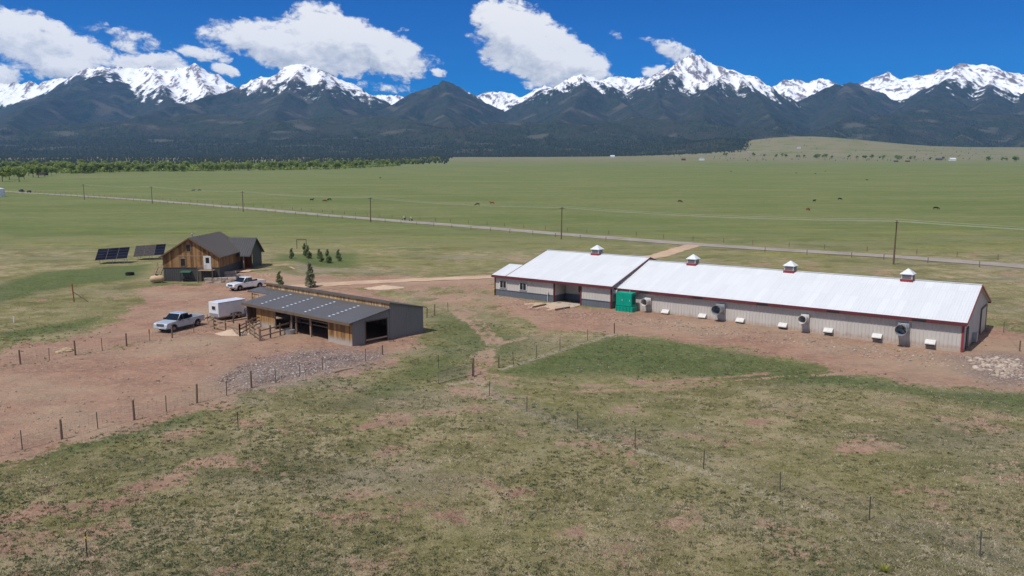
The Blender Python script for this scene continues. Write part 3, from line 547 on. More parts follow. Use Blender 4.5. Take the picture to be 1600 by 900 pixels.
b = MB(); b.box(-.35, L + .35, -.53, -.455, ze - .26, ze + .14); b.build('eave_trim', M_red, barn)
b = MB(); b.box(-.35, L + .35, W_ + .455, W_ + .53, ze - .16, ze + .14); b.build('eave_trim', M_red, barn)
b = MB(); b.box(0, L + .3, -.45, -.01, ze - .08, ze - .04); b.build('soffit', M_soffit, barn)
rake(barn, L + .38, W_, EV, RG, .5, M_red_bright)
b = MB(); b.box(L - .16, L + .07, -.08, .14, .0, EV - .12); b.build('corner_trim', M_red_bright, barn)
b = MB(); b.box(L + .045, L + .1, 1.9, 3.0, .05, 2.45); dr = b.build('door', M_soffit, barn); b = MB(); b.box(L + .05, L + .13, 3.0, 3.12, .05, 2.55); b.box(L + .05, L + .13, 1.78, 1.9, .05, 2.55); b.box(L + .05, L + .13, 1.9, 3.0, 2.45, 2.55); b.build('door_frame', M_black, dr)
b = MB(); b.box(L + .05, L + .55, 6.6, 7.5, .1, 1.2); b.build('wall_cabinet', M_galv, barn)
b = MB(); b.box(L + .06, L + .14, 12.6, 17.2, .05, 3.25); dr = b.build('sliding_door', M_wall_grey, barn); b = MB(); b.box(L + .145, L + .19, 17.0, 17.35, .05, 3.3); b.box(L + .145, L + .19, 12.45, 12.7, .05, 3.3); b.box(L + .145, L + .19, 12.7, 17.0, 3.15, 3.35); b.build('door_trim', M_red, dr)
for tt in (7.85, 22.6, 36.95): cupola(barn, L - tt, W_ / 2, RG + .1)
def wall_fan(parent, x, z, big, y=0.0):
    s = .62 if big else .5; mt = M_galv if big else M_fanwhite; d = .75 if big else .62
    b = MB(); b.box(x - s, x + s, y - d * .45, y - .0, z - s, z + s)
    f = b.build('exhaust_fan', mt, parent, bevel=.03)
    b = MB(); n = 28; ro, r1 = s * .93, s * 1.06; y0, y1 = y - d * .45, y - d * 2.3
    vs_ = []; fs = []
    for (r_, yy) in ((ro, y0), (r1, y1), (r1 - .05, y1), (ro - .06, y0 + .12)):
        for k in range(n): vs_.append((x + r_ * math.cos(2 * pi * k / n), yy, z + r_ * math.sin(2 * pi * k / n)))
    for i in range(3):
        for k in range(n): fs.append((i * n + k, i * n + (k + 1) % n, (i + 1) * n + (k + 1) % n, (i + 1) * n + k))
    b.add(vs_, fs); b.build('fan_cone', mt, f, smooth=False)
    b = MB(); b.prism([((ro - .07) * math.cos(2 * pi * k / n), (ro - .07) * math.sin(2 * pi * k / n)) for k in range(n)], (1, 0, 0), (0, 0, 1), (0, 1, 0), (x, y0 + .02, z), .02); b.build('fan_back', M_dark, f)
    b = MB()
    for k in range(6):
        a = 2 * pi * k / 6; b.bar((x, y0 - .08, z), (x + (ro - .1) * math.cos(a), y0 - .12, z + (ro - .1) * math.sin(a)), .16, .02)
    b.tube([(x, y0 - .16, z), (x, y0 + .02, z)], .1, 10); b.build('fan_blade', M_soffit, f)
for tt, big, z in ((6.1, 1, 2.1), (17.4, 0, 2.02), (28.5, 1, 2.1), (39.3, 0, 2.02)): wall_fan(barn, L - tt, z, big, -.045)
for tt in (3.2, 8.9, 14.5, 20.1, 25.7, 31.0, 36.5):
    x = L - tt; b = MB(); y = -.045
    b.prism([(0, .42), (0, .98), (-.12, 1.0), (-.62, .62), (-.62, .5)], (0, 1, 0), (0, 0, 1), (1, 0, 0), (x - .54, y, .12), 1.08); h = b.build('intake_hood', M_fanwhite, barn, bevel=.015)
    b = MB(); b.box(x - .47, x + .47, y - .58, y - .06, .50, .56); b.build('hood_mouth', M_dark, h)
for tt in (4.5, 14.0, 22.8, 31.7, 39.8):
    b = MB(); b.box(L - tt - .75, L - tt + .75, -.545, -.535, ze - .2, ze + .02); b.build('eave_inlet', M_black, barn)

# ------------------------------------------------------------ office wing of the barn
FO = OFFC - BE * 18.65; zf = .45
off = empty('barn_office', (FO[0], FO[1], zf), BROT, 'grey metal barn office with white roof, recessed porch and blue grey wainscot', 'building')
L, W_, EV, RG, WG, WD, WR = 18.65, 22.0, 3.36, 6.5, 2.9, 8.6, 4.62      # main length, width, eave, ridge; low left bay width, depth, ridge
ph0, ph1, pd = 18.65 - 10.05, 18.65 - 5.2, 3.0
def two_tone(x0, x1, y=0, nm='front_wall', nrm=(0, -1, 0), zt=EV):
    b = MB(); ribs(b, None, (1, 0, 0), x1 - x0, nrm, lambda s: (x0 + s, y, zt), lambda s: (x0 + s, y, 1.05), .5, .045); b.build(nm, M_wall_grey, off)
    b = MB(); ribs(b, None, (1, 0, 0), x1 - x0, nrm, lambda s: (x0 + s, y - .012, 1.05), lambda s: (x0 + s, y - .012, -.35), .5, .045); b.box(x0, x1, y - .09, y - .03, 1.03, 1.09); b.build('wainscot', M_wainscot, off)
two_tone(-WG, ph0); two_tone(ph1, L); two_tone(ph0 + .1, ph1 - .1, pd, 'porch_wall')
for xx, nr in ((ph0, (1, 0, 0)), (ph1, (-1, 0, 0))):
    b = MB(); ribs(b, None, (0, 1, 0), pd, nr, lambda s: (xx, s, EV), lambda s: (xx, s, 1.05), .5, .03); b.build('porch_side', M_wall_grey, off)
    b = MB(); ribs(b, None, (0, 1, 0), pd, nr, lambda s: (xx, s, 1.05), lambda s: (xx, s, -.3), .5, .03); b.build('porch_side_wainscot', M_wainscot, off)
b = MB(); b.box(ph0, ph1, -.02, pd, EV - .1, EV - .05); b.build('porch_ceiling', M_soffit, off)
b = MB(); gable_sheet(b, L, 0, W_, 1.05, EV, RG, (1, 0, 0)); b.build('end_wall', M_wall_grey, off)
b = MB(); b.box(L + .02, L + .06, 0, 1.3, -.4, 1.05); b.build('end_wainscot', M_wainscot, off)
b = MB(); gable_sheet(b, 0, 0, W_, -.3, EV, RG, (-1, 0, 0)); ribs(b, None, (1, 0, 0), L, (0, 1, 0), lambda s: (s, W_, EV), lambda s: (s, W_, -.3), .5, .04)
ribs(b, None, (0, 1, 0), WD, (-1, 0, 0), lambda s: (-WG, s, EV + (WR - EV) * (1 - abs(2 * s / WD - 1))), lambda s: (-WG, s, -.3), .5, .03); b.build('back_wall', M_wall_grey, off)
s1 = (RG - EV) / (W_ / 2); oh, og = .42, .35; ze = EV - s1 * oh; th = .12; n0 = Vector((0, -s1, 1)).normalized()
b = MB()
ribs(b, None, (1, 0, 0), L + 2 * og, n0, lambda q: (-og + q, W_ / 2, RG + th), lambda q: (-og + q, -oh, ze + th), .31, .024)
ribs(b, None, (1, 0, 0), L + 2 * og, Vector((0, s1, 1)).normalized(), lambda q: (-og + q, W_ / 2, RG + th), lambda q: (-og + q, W_ + oh, ze + th), .31, .024)
ribs(b, None, (1, 0, 0), WG, n0, lambda q: (-WG - og + q, WD / 2, EV + s1 * WD / 2 + th), lambda q: (-WG - og + q, -oh, ze + th), .31, .024)
ribs(b, None, (1, 0, 0), WG, Vector((0, s1, 1)).normalized(), lambda q: (-WG - og + q, WD / 2, EV + s1 * WD / 2 + th), lambda q: (-WG - og + q, WD + oh, ze + th), .31, .024)
b.add([(-WG - og, -oh, ze), (L + og, -oh, ze), (L + og, W_ / 2, RG), (-og, W_ / 2, RG), (-og, WD / 2, EV + s1 * WD / 2), (-WG - og, WD / 2, EV + s1 * WD / 2)], [(0, 1, 2, 3, 4, 5)])
rf = b.build('roof', M_white_roof, off); b = MB(); b.box(-og, L + og, W_ / 2 - .18, W_ / 2 + .18, RG + th, RG + th + .06); b.build('ridge_cap', M_white_roof, rf)
b = MB(); b.box(-WG - og, L + og, -oh - .08, -oh - .005, ze - .26, ze + .14); b.build('eave_trim', M_red, off)
b = MB(); b.box(-WG, ph0, -oh, -.01, ze - .08, ze - .04); b.box(ph1, L + .3, -oh, -.01, ze - .08, ze - .04); b.build('soffit', M_soffit, off)
rake(off, L + og + .03, W_, EV, RG, oh + .05, M_red); rake(off, -og - .03, W_, EV, RG, oh + .05, M_red)
for (xx, w) in ((-WG, .16), (ph0 - .07, .18), (ph1 - .07, .18), (L - .1, .18)): b = MB(); b.box(xx - .02, xx + w, -.1, .1, .0 if xx < L - 1 else -.1, EV - .12); b.build('corner_trim', M_red, off)
def pair_window(x, y, zc=1.55, w=.62, h=1.05):
    b = MB(); b.box(x - w - .1, x + w + .1, y - .07, y - .0, zc - h / 2 - .08, zc + h / 2 + .08); wv = b.build('window', M_frame, off)
    for sg in (-1, 1): b = MB(); b.box(x + sg * w / 2 - w / 2 + .04, x + sg * w / 2 + w / 2 - .04, y - .085, y - .072, zc - h / 2, zc + h / 2); b.build('pane', M_glass, wv)
pair_window(L - 19.8, -.06, 1.95); pair_window(L - 15.85, -.06, 1.95); pair_window(ph0 + 3.0, pd - .06, 1.95, .5)
b = MB(); b.box(ph1 - 1.35, ph1 - .25, pd - .12, pd - .02, .05, 2.25); dr = b.build('door', M_frame, off); b = MB(); b.box(ph1 - 1.2, ph1 - .4, pd - .14, pd - .125, .3, 2.1); b.build('door_glass', M_glass, dr)
cupola(off, L - 9.2, W_ / 2, RG + .1, 1.35)
b = MB(); n = 20; b.tube([(L + .0, .75, 2.45), (L + .6, .75, 2.45)], .36, n); b.build('exhaust_fan', M_fanwhite, off)
b = MB(); b.box(L + .04, L + .1, .45, 1.0, 1.1, 2.0); b.build('wall_panel', M_galv, off)
b = MB(); b.tube([(-WG - .02, -.22, 0), (-WG - .02, -.22, 1.1)], .05, 8); b.box(-WG - .14, -WG + .1, -.34, -.12, .75, 1.1); b.build('gas_meter', plain('yellow_meter', (.5, .38, .08)), off)
b = MB(); b.tube([(ph0 - 1.0, -.25, -.1), (ph0 - 1.0, -.25, 1.5)], .045, 8); b.box(ph0 - 1.1, ph0 - .9, -.33, -.17, 1.4, 1.62); b.build('vent_pipe', M_frame, off)
def frame_pt(o, x, y, z=0):
    c_, s_ = math.cos(o.rotation_euler.z), math.sin(o.rotation_euler.z); l = o.location
    return Vector((l.x + c_ * x - s_ * y, l.y + s_ * x + c_ * y, l.z + z))
pp = frame_pt(off, 0, 0); 
slab = empty('porch_slab', frame_pt(off, (ph0 + ph1) / 2, 0), BROT, 'tan concrete slab and pale path at the recessed porch', 'slab')
b = MB(); hw = (ph1 - ph0) / 2; b.box(-hw + .1, hw - .1, -2.6, pd - .15, -.3, .04); b.build('slab', M_concrete, slab)
b = MB(); b.add([(-hw - 1.4, -1.0, .02), (-hw + .1, -1.0, .03), (-hw + .1, -2.6, .03), (hw - .6, -2.6, .03), (hw - 2.2, -5.4, -.22), (-hw - 1.0, -5.2, -.2), (-hw - 3.2, -3.4, -.06)], [(0, 1, 2, 3, 4, 5, 6)]); b.build('path', M_drive, slab)
for (a, b2, lb) in (((-hw + .5, -2.8), (-hw - .2, -5.2), 'dark timber edging on the path left of porch slab'), ((hw - .2, -2.7), (hw - 1.2, -5.0), 'dark timber edging beside the wall right of porch slab')):
    q0 = frame_pt(slab, *a); q1 = frame_pt(slab, *b2); o = MB().bar((q0.x, q0.y, zf + .04), (q1.x, q1.y, zf - .12), .22, .34).build('timber_edging', M_timber); tag(o, lb, 'timber')

# green generator beside the office
gp = frame_pt(barn, LONG_L - 42.1, -1.5); gn = empty('generator_cabinet', (gp.x, gp.y, gz(gp.x, gp.y) - .03), BROT, 'bright teal green generator cabinet on fuel base beside barn office', 'generator')
b = MB(); b.box(-1.25, 1.25, -.65, .65, .78, 2.75); cb = b.build('cabinet', M_green, gn, bevel=.04)
b = MB(); b.box(-1.3, 1.45, -.7, .7, .0, .76); b.build('fuel_base', M_green, gn, bevel=.03)
for x0 in (-1.17, .03): b = MB(); b.box(x0, x0 + 1.14, -.675, -.655, .86, 2.62); d_ = b.build('door', M_green, gn, bevel=.006); b = MB(); b.box(x0 + .92, x0 + .98, -.72, -.676, 1.55, 1.8); b.build('handle', M_frame, d_)
for k in range(5): b = MB(); b.box(-1.1 + k * .52, -1.06 + k * .52, -.735, -.705, .04, .72); b.build('base_rib', plain('dark_green', (.0, .12, .085)), gn)
b = MB(); b.box(1.252, 1.27, -.45, .45, 1.1, 2.4); b.build('vent_grille', plain('dark_green', (.0, .12, .085)), gn)
b = MB(); b.tube([(.6, 0, 2.72), (.6, 0, 3.0)], .09, 10); b.build('exhaust_stack', M_galv, gn)

# ------------------------------------------------------------ loafing shed
su = np.array((-.76, .65)); sn_ = np.array((.65, .76)); SO = np.array((-18.5, 90.5)); srot = math.atan2(-su[1], -su[0])
shed = empty('loafing_shed', (SO[0], SO[1], gz(*SO)), srot, 'open fronted wood and charcoal metal loafing shed with two level roof', 'shed')
# local x runs right, so the shed lies at x from -26.5 to 0; y is depth
e0, e1, ct_, bk = 2.85, 3.75, 4.4, 3.2; d1, d2 = 5.7, 11.2; SL_, ML = 22.6, 26.4
def boards(nm, x0, x1, y, z0, z1, mat, parent, bw=.22, th=.035, vertical_top=None):
    b = MB(); x = x0
    while x < x1 - .02:
        w = min(bw, x1 - x); zt = z1 if vertical_top is None else vertical_top(x + w / 2); b.box(x, x + w - .012, y - th, y + random.uniform(-.006, .006), z0 + random.uniform(-.03, .02), zt, random.random()); x += bw
    return b.build(nm, mat, parent)
boards('front_boards', -4.55, 0, 0, -.2, e0 - .1, M_shed_wood, shed); boards('front_boards', -20.0, -16.0, 0, -.2, e0 - .1, M_shed_wood, shed)
boards('clerestory_boards', -ML, 0, d1 - .05, e1 - .3, ct_ - .06, M_shed_wood2, shed, .25)
boards('stall_partition', -20.0, -16.0, d1, -.2, e1, M_timber, shed); boards('back_boards', -ML, -.1, d2 - .08, -.2, bk, M_timber, shed, .3)
def roofslab(nm, x0, x1, y0, z0, y1, z1, mat, th=.1, pitch=.4):
    s = (z1 - z0) / (y1 - y0); nrm = Vector((0, -s, 1)).normalized(); b = MB()
    ribs(b, None, (1, 0, 0), x1 - x0, nrm, lambda q: (x0 + q, y1, z1 + th), lambda q: (x0 + q, y0, z0 + th), pitch, .03)
    b.add([(x0, y0, z0), (x1, y0, z0), (x1, y1, z1), (x0, y1, z1), (x0, y0, z0 + th), (x1, y0, z0 + th), (x1, y1, z1 + th), (x0, y1, z1 + th)], [(0, 3, 2, 1), (0, 1, 5, 4), (1, 2, 6, 5), (3, 0, 4, 7), (2, 3, 7, 6)])
    return b.build(nm, mat, shed)
sl_ = (e1 - e0) / d1
rf = roofslab('lean_to_roof', -SL_, .3, -.55, e0 - .55 * sl_, d1, e1, M_shed_roof); roofslab('left_bay_roof', -28.0, -SL_ - .005, 3.6, e0 + 3.6 * sl_ - .02, d1, e1 - .02, M_shed_roof)
rf2 = roofslab('main_roof', -ML - .35, .3, d1 - .16, ct_ + .04, d2 + .4, bk - .08, M_shed_roof)
b = MB(); b.box(-ML - .37, .32, d1 - .24, d1 - .165, ct_ - .04, ct_ + .15); b.build('roof_fascia', M_timber, shed)
b = MB(); b.box(-SL_, .3, -.61, -.555, e0 - .32, e0 + .02); b.build('eave_fascia', M_timber, shed)
for k, xr in enumerate((-4.6, -9.4, -14.2, -19.0)):
    for j in range(8):
        y = .15 + j * .62; z = e0 + y * sl_ + .136; q = MB(); q.hexa([(xr - .15, y, z), (xr + .25, y, z), (xr + .25, y + .2, z + .2 * sl_), (xr - .15, y + .2, z + .2 * sl_), (xr - .15, y, z + .03), (xr + .25, y, z + .03), (xr + .25, y + .2, z + .03 + .2 * sl_), (xr - .15, y + .2, z + .03 + .2 * sl_)]); q.build('skylight', M_skylight, rf)
# right end, charcoal metal with one tall opening
topz = lambda y: e0 + y * sl_ if y < d1 else ct_ + (bk - ct_) * (y - d1) / (d2 - d1)
def endpanel(x, y0, y1, z0, zt=None, nm='end_wall'):
    b = MB(); ribs(b, None, (0, 1, 0), y1 - y0, (1, 0, 0), lambda s: (x, y0 + s, topz(y0 + s) if zt is None else zt), lambda s: (x, y0 + s, z0 if zt is not None or z0 <= 0 else z0), .4, .03); return b.build(nm, M_shed_metal, shed)
endpanel(0, 0, 1.95, -.2); endpanel(0, 5.25, d1 - .001, -.2); endpanel(0, d1, d2, -.2); endpanel(0, 1.95, 5.25, 2.65)
b = MB(); b.box(-.03, .07, 1.88, 1.98, 0, 2.75); b.box(-.03, .07, 5.22, 5.32, 0, 2.75); b.box(-.03, .07, 1.98, 5.22, 2.62, 2.72); b.build('opening_trim', M_timber, shed)
b = MB(); b.box(-.02, .07, d1 - .06, d1 + .08, 0, ct_); b.build('corner_trim', M_shed_metal, shed)
b = MB(); ribs(b, None, (0, 1, 0), d2 - d1, (-1, 0, 0), lambda s: (-ML, d1 + s, topz(d1 + s)), lambda s: (-ML, d1 + s, -.2), .4, .03); ribs(b, None, (1, 0, 0), ML, (0, 1, 0), lambda s: (-ML + s, d2, bk), lambda s: (-ML + s, d2, -.2), .4, .03); b.build('back_wall', M_shed_metal, shed)
for (x, y, h) in ((-8.2, .1, e0), (-11.2, .1, e0), (-12.2, .1, e0), (-15.9, .1, e0), (-22.4, .1, e0), (-22.4, 4.0, e1 - .3), (-27.2, 3.8, e0 + .4), (-8.2, 5.4, e1), (-12.2, 5.4, e1), (-4.6, 5.4, e1), (-16, 5.4, e1)):
    b = MB(); b.box(x - .09, x + .09, y - .09, y + .09, -.3, h - .05, random.random()); b.build('post', M_rail, shed)
b = MB(); b.box(-22.6, 0, .0, .16, e0 - .28, e0 - .06); b.build('beam', M_timber, shed)
boards('side_boards', 0, 0, 0, 0, 0, M_timber, shed) if False else None
b = MB()
for k in range(9): b.box(-22.47, -22.43, .1 + k * .43, .1 + k * .43 + .41, -.1, e0 - .1, random.random())
b.build('left_partition', M_timber, shed)
boards('left_bay_boards', -27.2, -25.6, 3.85, -.1, e0 + .3, M_shed_wood2, shed)
for k in range(2):
    b = MB(); b.bar((-15.8, 3.0 , .7 + k * .5), (-4.8, 3.0, .7 + k * .5), .05, .16, .8); b.build('stall_rail', M_rail, shed)
b = MB(); b.box(-.02, .05, 2.0, 5.2, .35, .52, .9); b.build('gate_rail', M_rail, shed)
# ------------------------------------------------------------ the wooden house
HX0, HX1, HY0, HY1 = -64.2, -53.9, 145.6, 160.5; hz0 = gz(-64, 145) - .02
house = empty('wooden_house', ((HX0 + HX1) / 2, HY0, hz0), R(0), 'honey wood sided house with brown metal roof and dark metal skirting', 'house')
hw = (HX1 - HX0) / 2; ski, eav, apx = 2.6, 4.75, 8.0; dep = 14.9; sl_ = (apx - eav) / hw
b = MB(); ribs(b, None, (1, 0, 0), 2 * hw, (0, -1, 0), lambda s: (-hw + s, 0, ski), lambda s: (-hw + s, 0, -.4), .4, .035); ribs(b, None, (0, 1, 0), dep, (1, 0, 0), lambda s: (hw, s, ski), lambda s: (hw, s, -.4), .4, .035)
ribs(b, None, (0, 1, 0), dep, (-1, 0, 0), lambda s: (-hw, s, ski), lambda s: (-hw, s, -.4), .4, .035); b.build('skirting', M_house_skirt, house)
boards('gable_boards', -hw, hw, .0, ski, 0, M_house_wood, house, .3, .05, lambda x: eav + (hw - abs(x)) * sl_ - .1)
b = MB(); b.box(-hw, hw, -.075, -.0, ski - .05, ski + .06, .2); b.build('belt_trim', M_timber, house)
b = MB(); b.box(-hw + 2.2, hw - 2.0, -.085, -.052, eav - .06, eav + .05, .9); b.build('gable_trim', M_rail, house)
for sx_ in (-1, 1):
    b = MB()
    for k in range(50): b.box(sx_ * hw - .03, sx_ * hw + .03, k * .298, k * .298 + .285, ski, eav, random.random())
    b.build('side_boards', M_house_wood, house)
b = MB(); b.add([(-hw, dep, -.3), (hw, dep, -.3), (hw, dep, eav), (0, dep, apx), (-hw, dep, eav)], [(0, 1, 2, 3, 4)]); b.build('back_wall', M_house_wood, house)
ov, og = .55, .5; b = MB(); th = .14
for sg in (-1, 1):
    nrm = Vector((sg * sl_, 0, 1)).normalized(); xe = sg * (hw + ov); zeh = eav - ov * sl_
    ribs(b, None, (0, 1, 0), dep + 2 * og, nrm, lambda q: (0, -og + q, apx + th), lambda q: (xe, -og + q, zeh + th), .45, .03)
    b.hexa([(0, -og, apx), (xe, -og, zeh), (xe, dep + og, zeh), (0, dep + og, apx), (0, -og, apx + th), (xe, -og, zeh + th), (xe, dep + og, zeh + th), (0, dep + og, apx + th)])
hr = b.build('roof', M_house_roof, house)
b = MB(); b.tube([(-.3, 1.9, apx - .2), (-.3, 1.9, apx + .55)], .13, 10); b.tube([(-.3, 1.9, apx + .55), (-.3, 1.9, apx + .7), (-.3, 1.9, apx + .8)], [.2, .2, .05], 10); b.build('stove_pipe', M_galv, hr)
b = MB(); b.tube([(.3, 3.4, apx), (.3, 3.4, apx + 1.2)], .03, 6); b.build('antenna', M_galv, hr)
for sg in (-1, 1):
    b = MB(); b.hexa([(0, -og - .05, apx - .12), (sg * (hw + ov), -og - .05, eav - ov * sl_ - .12), (sg * (hw + ov), -og, eav - ov * sl_ - .12), (0, -og, apx - .12), (0, -og - .05, apx + .16), (sg * (hw + ov), -og - .05, eav - ov * sl_ + .16), (sg * (hw + ov), -og, eav - ov * sl_ + .16), (0, -og, apx + .16)]); b.build('barge_board', M_timber, house)
def hwin(x, z, w, h, y=-.05):
    b = MB(); b.box(x - w / 2 - .09, x + w / 2 + .09, y - .06, y, z - h / 2 - .09, z + h / 2 + .09); wv = b.build('window', M_rail, house); b = MB(); b.box(x - w / 2, x + w / 2, y - .075, y - .062, z - h / 2, z + h / 2); b.build('pane', M_glass, wv)
hwin(-1.45, 3.6, .8, 1.35); hwin(-.3, 6.25, .75, 1.2); 
b = MB(); b.box(2.35, 3.75, -.12, -.02, ski - .3, 4.75); dr = b.build('door', M_frame, house); b = MB(); b.box(2.75, 3.4, -.14, -.125, 3.45, 4.45); b.build('door_glass', M_glass, dr)
# wing with porch, to the right and behind
wx0, wx1, wy0, wy1, wev, wap = hw - 2.5, hw + 2.3, 9.4, 17.8, 4.0, 6.9; tz = 1.05; wc = (wy0 + wy1) / 2; ws_ = (wap - wev) / ((wy1 - wy0) / 2)
b = MB()
for sg in (-1, 1):
    ye = wc + sg * ((wy1 - wy0) / 2 + .5); zeh = wev - .5 * ws_; nrm = Vector((0, sg * ws_, 1)).normalized(); xa, xb = wx0 - (.5 if sg < 0 else 3), wx1 + .5
    ribs(b, None, (1, 0, 0), xb - xa, nrm, lambda q: (xa + q, wc, wap + th), lambda q: (xa + q, ye, zeh + th), .45, .03)
    b.hexa([(xa, wc, wap), (xb, wc, wap), (xb, ye, zeh), (xa, ye, zeh), (xa, wc, wap + th), (xb, wc, wap + th), (xb, ye, zeh + th), (xa, ye, zeh + th)])
b.build('wing_roof', M_shed_roof, house)
b = MB()
for k in range(36):
    y0 = wy0 + 2.6 + k * .235; zt = wev + (wap - wev) * (1 - abs(y0 - wc) / ((wy1 - wy0) / 2)); b.box(wx1 - .04, wx1 + .02, y0, y0 + .225, tz - .3, zt - .1, random.random() * .3)
    if y0 > wy1 - .4: break
b.build('wing_end_wall', M_house_skirt, house)
b = MB()
for k in range(12):
    y0 = wy0 + .1 + k * .21; zt = wev + (wap - wev) * (1 - abs(y0 - wc) / ((wy1 - wy0) / 2)); b.box(wx1 - .04, wx1 + .02, y0, y0 + .2, wev - .15, zt - .1, random.random())
b.build('wing_gable_boards', M_house_wood, house)
boards('porch_wall', hw + .02, wx1 - .1, wy0 + 2.6, tz - .2, wev + .6, M_timber, house, .28)
b = MB(); b.box(hw + .05, wx1, wy0 - .1, wy0 + 2.55, tz - .15, tz + .12); b.build('porch_deck', M_timber, house)
for xx in (wx1 - .9,): b = MB(); b.box(xx - .1, xx + .1, wy0 - .2, wy0, tz - .2, wev - .1); b.build('porch_post', M_rail, house)
b = MB(); b.box(hw + 1.0, hw + 1.9, wy0 + 2.5, wy0 + 2.56, tz + .1, tz + 2.2); b.build('porch_door', plain('rust_red_door', (.16, .045, .02)), house)
# low wing roof at the far left, its sunlit look put into pale metal
b = MB(); b.hexa([(-hw - 2.3, 7, 4.3), (-hw + .1, 7, 5.35), (-hw + .1, 12, 5.35), (-hw - 2.3, 12, 4.3), (-hw - 2.3, 7, 4.4), (-hw + .1, 7, 5.45), (-hw + .1, 12, 5.45), (-hw - 2.3, 12, 4.4)]); b.build('side_porch_roof', M_galv, house)
for yy in (7.2, 11.8): b = MB(); b.box(-hw - 2.2, -hw - 2.05, yy - .08, yy + .08, -.2, 4.35); b.build('side_porch_post', M_rail, house)
# deck landing and steps at the front door
lp = frame_pt(house, 3.0, -.9); lz = hz0
land = empty('deck_landing', (lp.x, lp.y, lz), house.rotation_euler.z, 'weathered plank landing with railing at the white house door', 'deck')
for k in range(6): b = MB(); b.box(-1.3, 1.5, -.8 + k * .27, -.8 + k * .27 + .25, ski - .42, ski - .35, random.random()); b.build('plank', M_rail, land)
for (x, y) in ((-1.25, -.75), (1.45, -.75), (-1.25, .7), (1.45, .7)): b = MB(); b.box(x - .06, x + .06, y - .06, y + .06, -.4, ski + .6 if y < 0 else ski - .36); b.build('post', M_timber, land)
for k in range(2): b = MB(); b.bar((-1.25, -.78, ski + .1 + k * .4), (.5, -.78, ski + .1 + k * .4), .05, .1); b.build('rail', M_rail, land)
def stair(nm, x, y, z1, n, ang, label):
    s = empty(nm, (x, y, gz(x, y)), ang, label, 'stairs'); h = z1 / n
    for sx_ in (-.5, .5): b = MB(); b.bar((sx_, 0, .1), (sx_, n * .28, z1), .06, .25); b.build('stringer', M_rail, s)
    for k in range(n): b = MB(); b.box(-.47, .47, k * .28, k * .28 + .3, (k + .7) * h, (k + .7) * h + .05, random.random()); b.build('tread', M_rail, s)
    for sx_ in (-.5, .5): b = MB(); b.bar((sx_, 0, 1.0), (sx_, n * .28, z1 + .95), .05, .09); b.bar((sx_, 0, 0), (sx_, 0, 1.0), .07, .07); b.bar((sx_, n * .28, z1), (sx_, n * .28, z1 + .95), .07, .07); b.build('handrail', M_rail, s)
q = frame_pt(house, -hw - 1.0, -1.6); stair('side_stairs', q.x, q.y, 2.5, 10, 0, 'steep weathered wood stairs at the corner of the house skirting')
# retaining walls of sandstone blocks
def stone_wall(px0, px1, py0, py1, h, rows, label, seed):
    a, b_ = G(px0, py0), G(px1, py1); rr_ = random.Random(seed); d = (b_ - a); ln = math.hypot(d.x, d.y); rz = math.atan2(d.y, d.x)
    w = empty('retaining_wall', (a.x, a.y, min(a.z, b_.z) - .05), rz, label, 'stone wall'); hh = h / rows
    for r_ in range(rows):
        x = -rr_.random() * .3
        while x < ln:
            l_ = rr_.uniform(.7, 1.5); z0 = r_ * hh; m = MB(); j = lambda v: rr_.uniform(-v, v); y0 = r_ * .1
            m.hexa([(x + j(.04), y0 + j(.08), z0), (x + l_ - .05, y0 + j(.08), z0), (x + l_ - .05, y0 + .8, z0), (x, y0 + .8, z0), (x + j(.05), y0 + .05 + j(.08), z0 + hh - .03 + j(.03)), (x + l_ - .06, y0 + .05 + j(.08), z0 + hh - .03 + j(.03)), (x + l_ - .05, y0 + .8, z0 + hh - .03), (x, y0 + .8, z0 + hh - .03)])
            m.build('stone', M_stone, w, bevel=.04); x += l_
    return w
stone_wall(321, 360, 442.5, 441, .95, 2, 'lower tier of stacked sandstone retaining wall near white truck', 1)
stone_wall(324, 366, 438.5, 436.5, 1.55, 3, 'upper tier of stacked sandstone retaining wall below porch', 2)
c1 = G(352, 428.5); pth = MB(); q0 = Vector((-54.3, 150.6)); 
pth.add([(x, y, gz(x, y) + .06) for x, y in ((-55, 150.8), (-51, 150.6), (-47.5, 153.5), (-43.5, 159), (-44.8, 160.5), (-48.5, 156), (-52, 153.4), (-55, 153.2))], [(0, 1, 2, 3, 4, 5, 6, 7)]); o = pth.build('path', M_drive); tag(o, kind='structure')
# tank, meter, green bench, fire ring
q = G(246, 442); tank = empty('storage_tank', q, R(25), 'tan rounded tank lying on the ground at house corner', 'tank')
b = MB(); b.tube([(-1.25, 0, .72), (-1.15, 0, .72), (-.9, 0, .72), (-.4, 0, .72), (.4, 0, .72), (.9, 0, .72), (1.15, 0, .72), (1.25, 0, .72)], [.1, .42, .6, .68, .68, .6, .42, .1], 18); b.build('tank_body', plain('tan_paint', (.5, .36, .22), rough=.55), tank, smooth=True)
b = MB(); b.tube([(0, 0, 1.36), (0, 0, 1.55)], .24, 12); b.build('dome_cap', M_black, tank)
for x in (-.7, .7): b = MB(); b.box(x - .12, x + .12, -.4, .4, 0, .3); b.build('foot', M_concrete, tank)
q = G(270, 439.5); mt = empty('meter_pedestal', q, 0, 'pale green utility meter box on posts by dark house skirting', 'meter')
b = MB(); b.box(-.3, .3, -.15, .15, 1.15, 2.2); b.build('meter_box', plain('pale_green_paint', (.30, .42, .33)), mt, bevel=.02)
for x in (-.28, .12): b = MB(); b.box(x, x + .14, -.06, .06, 0, 1.15 if x > 0 else .7); b.build('post', M_frame, mt)
q = G(292, 440); bn = empty('canopy_swing', q, 0, 'dark green canopied swing seat against the house skirting', 'swing')
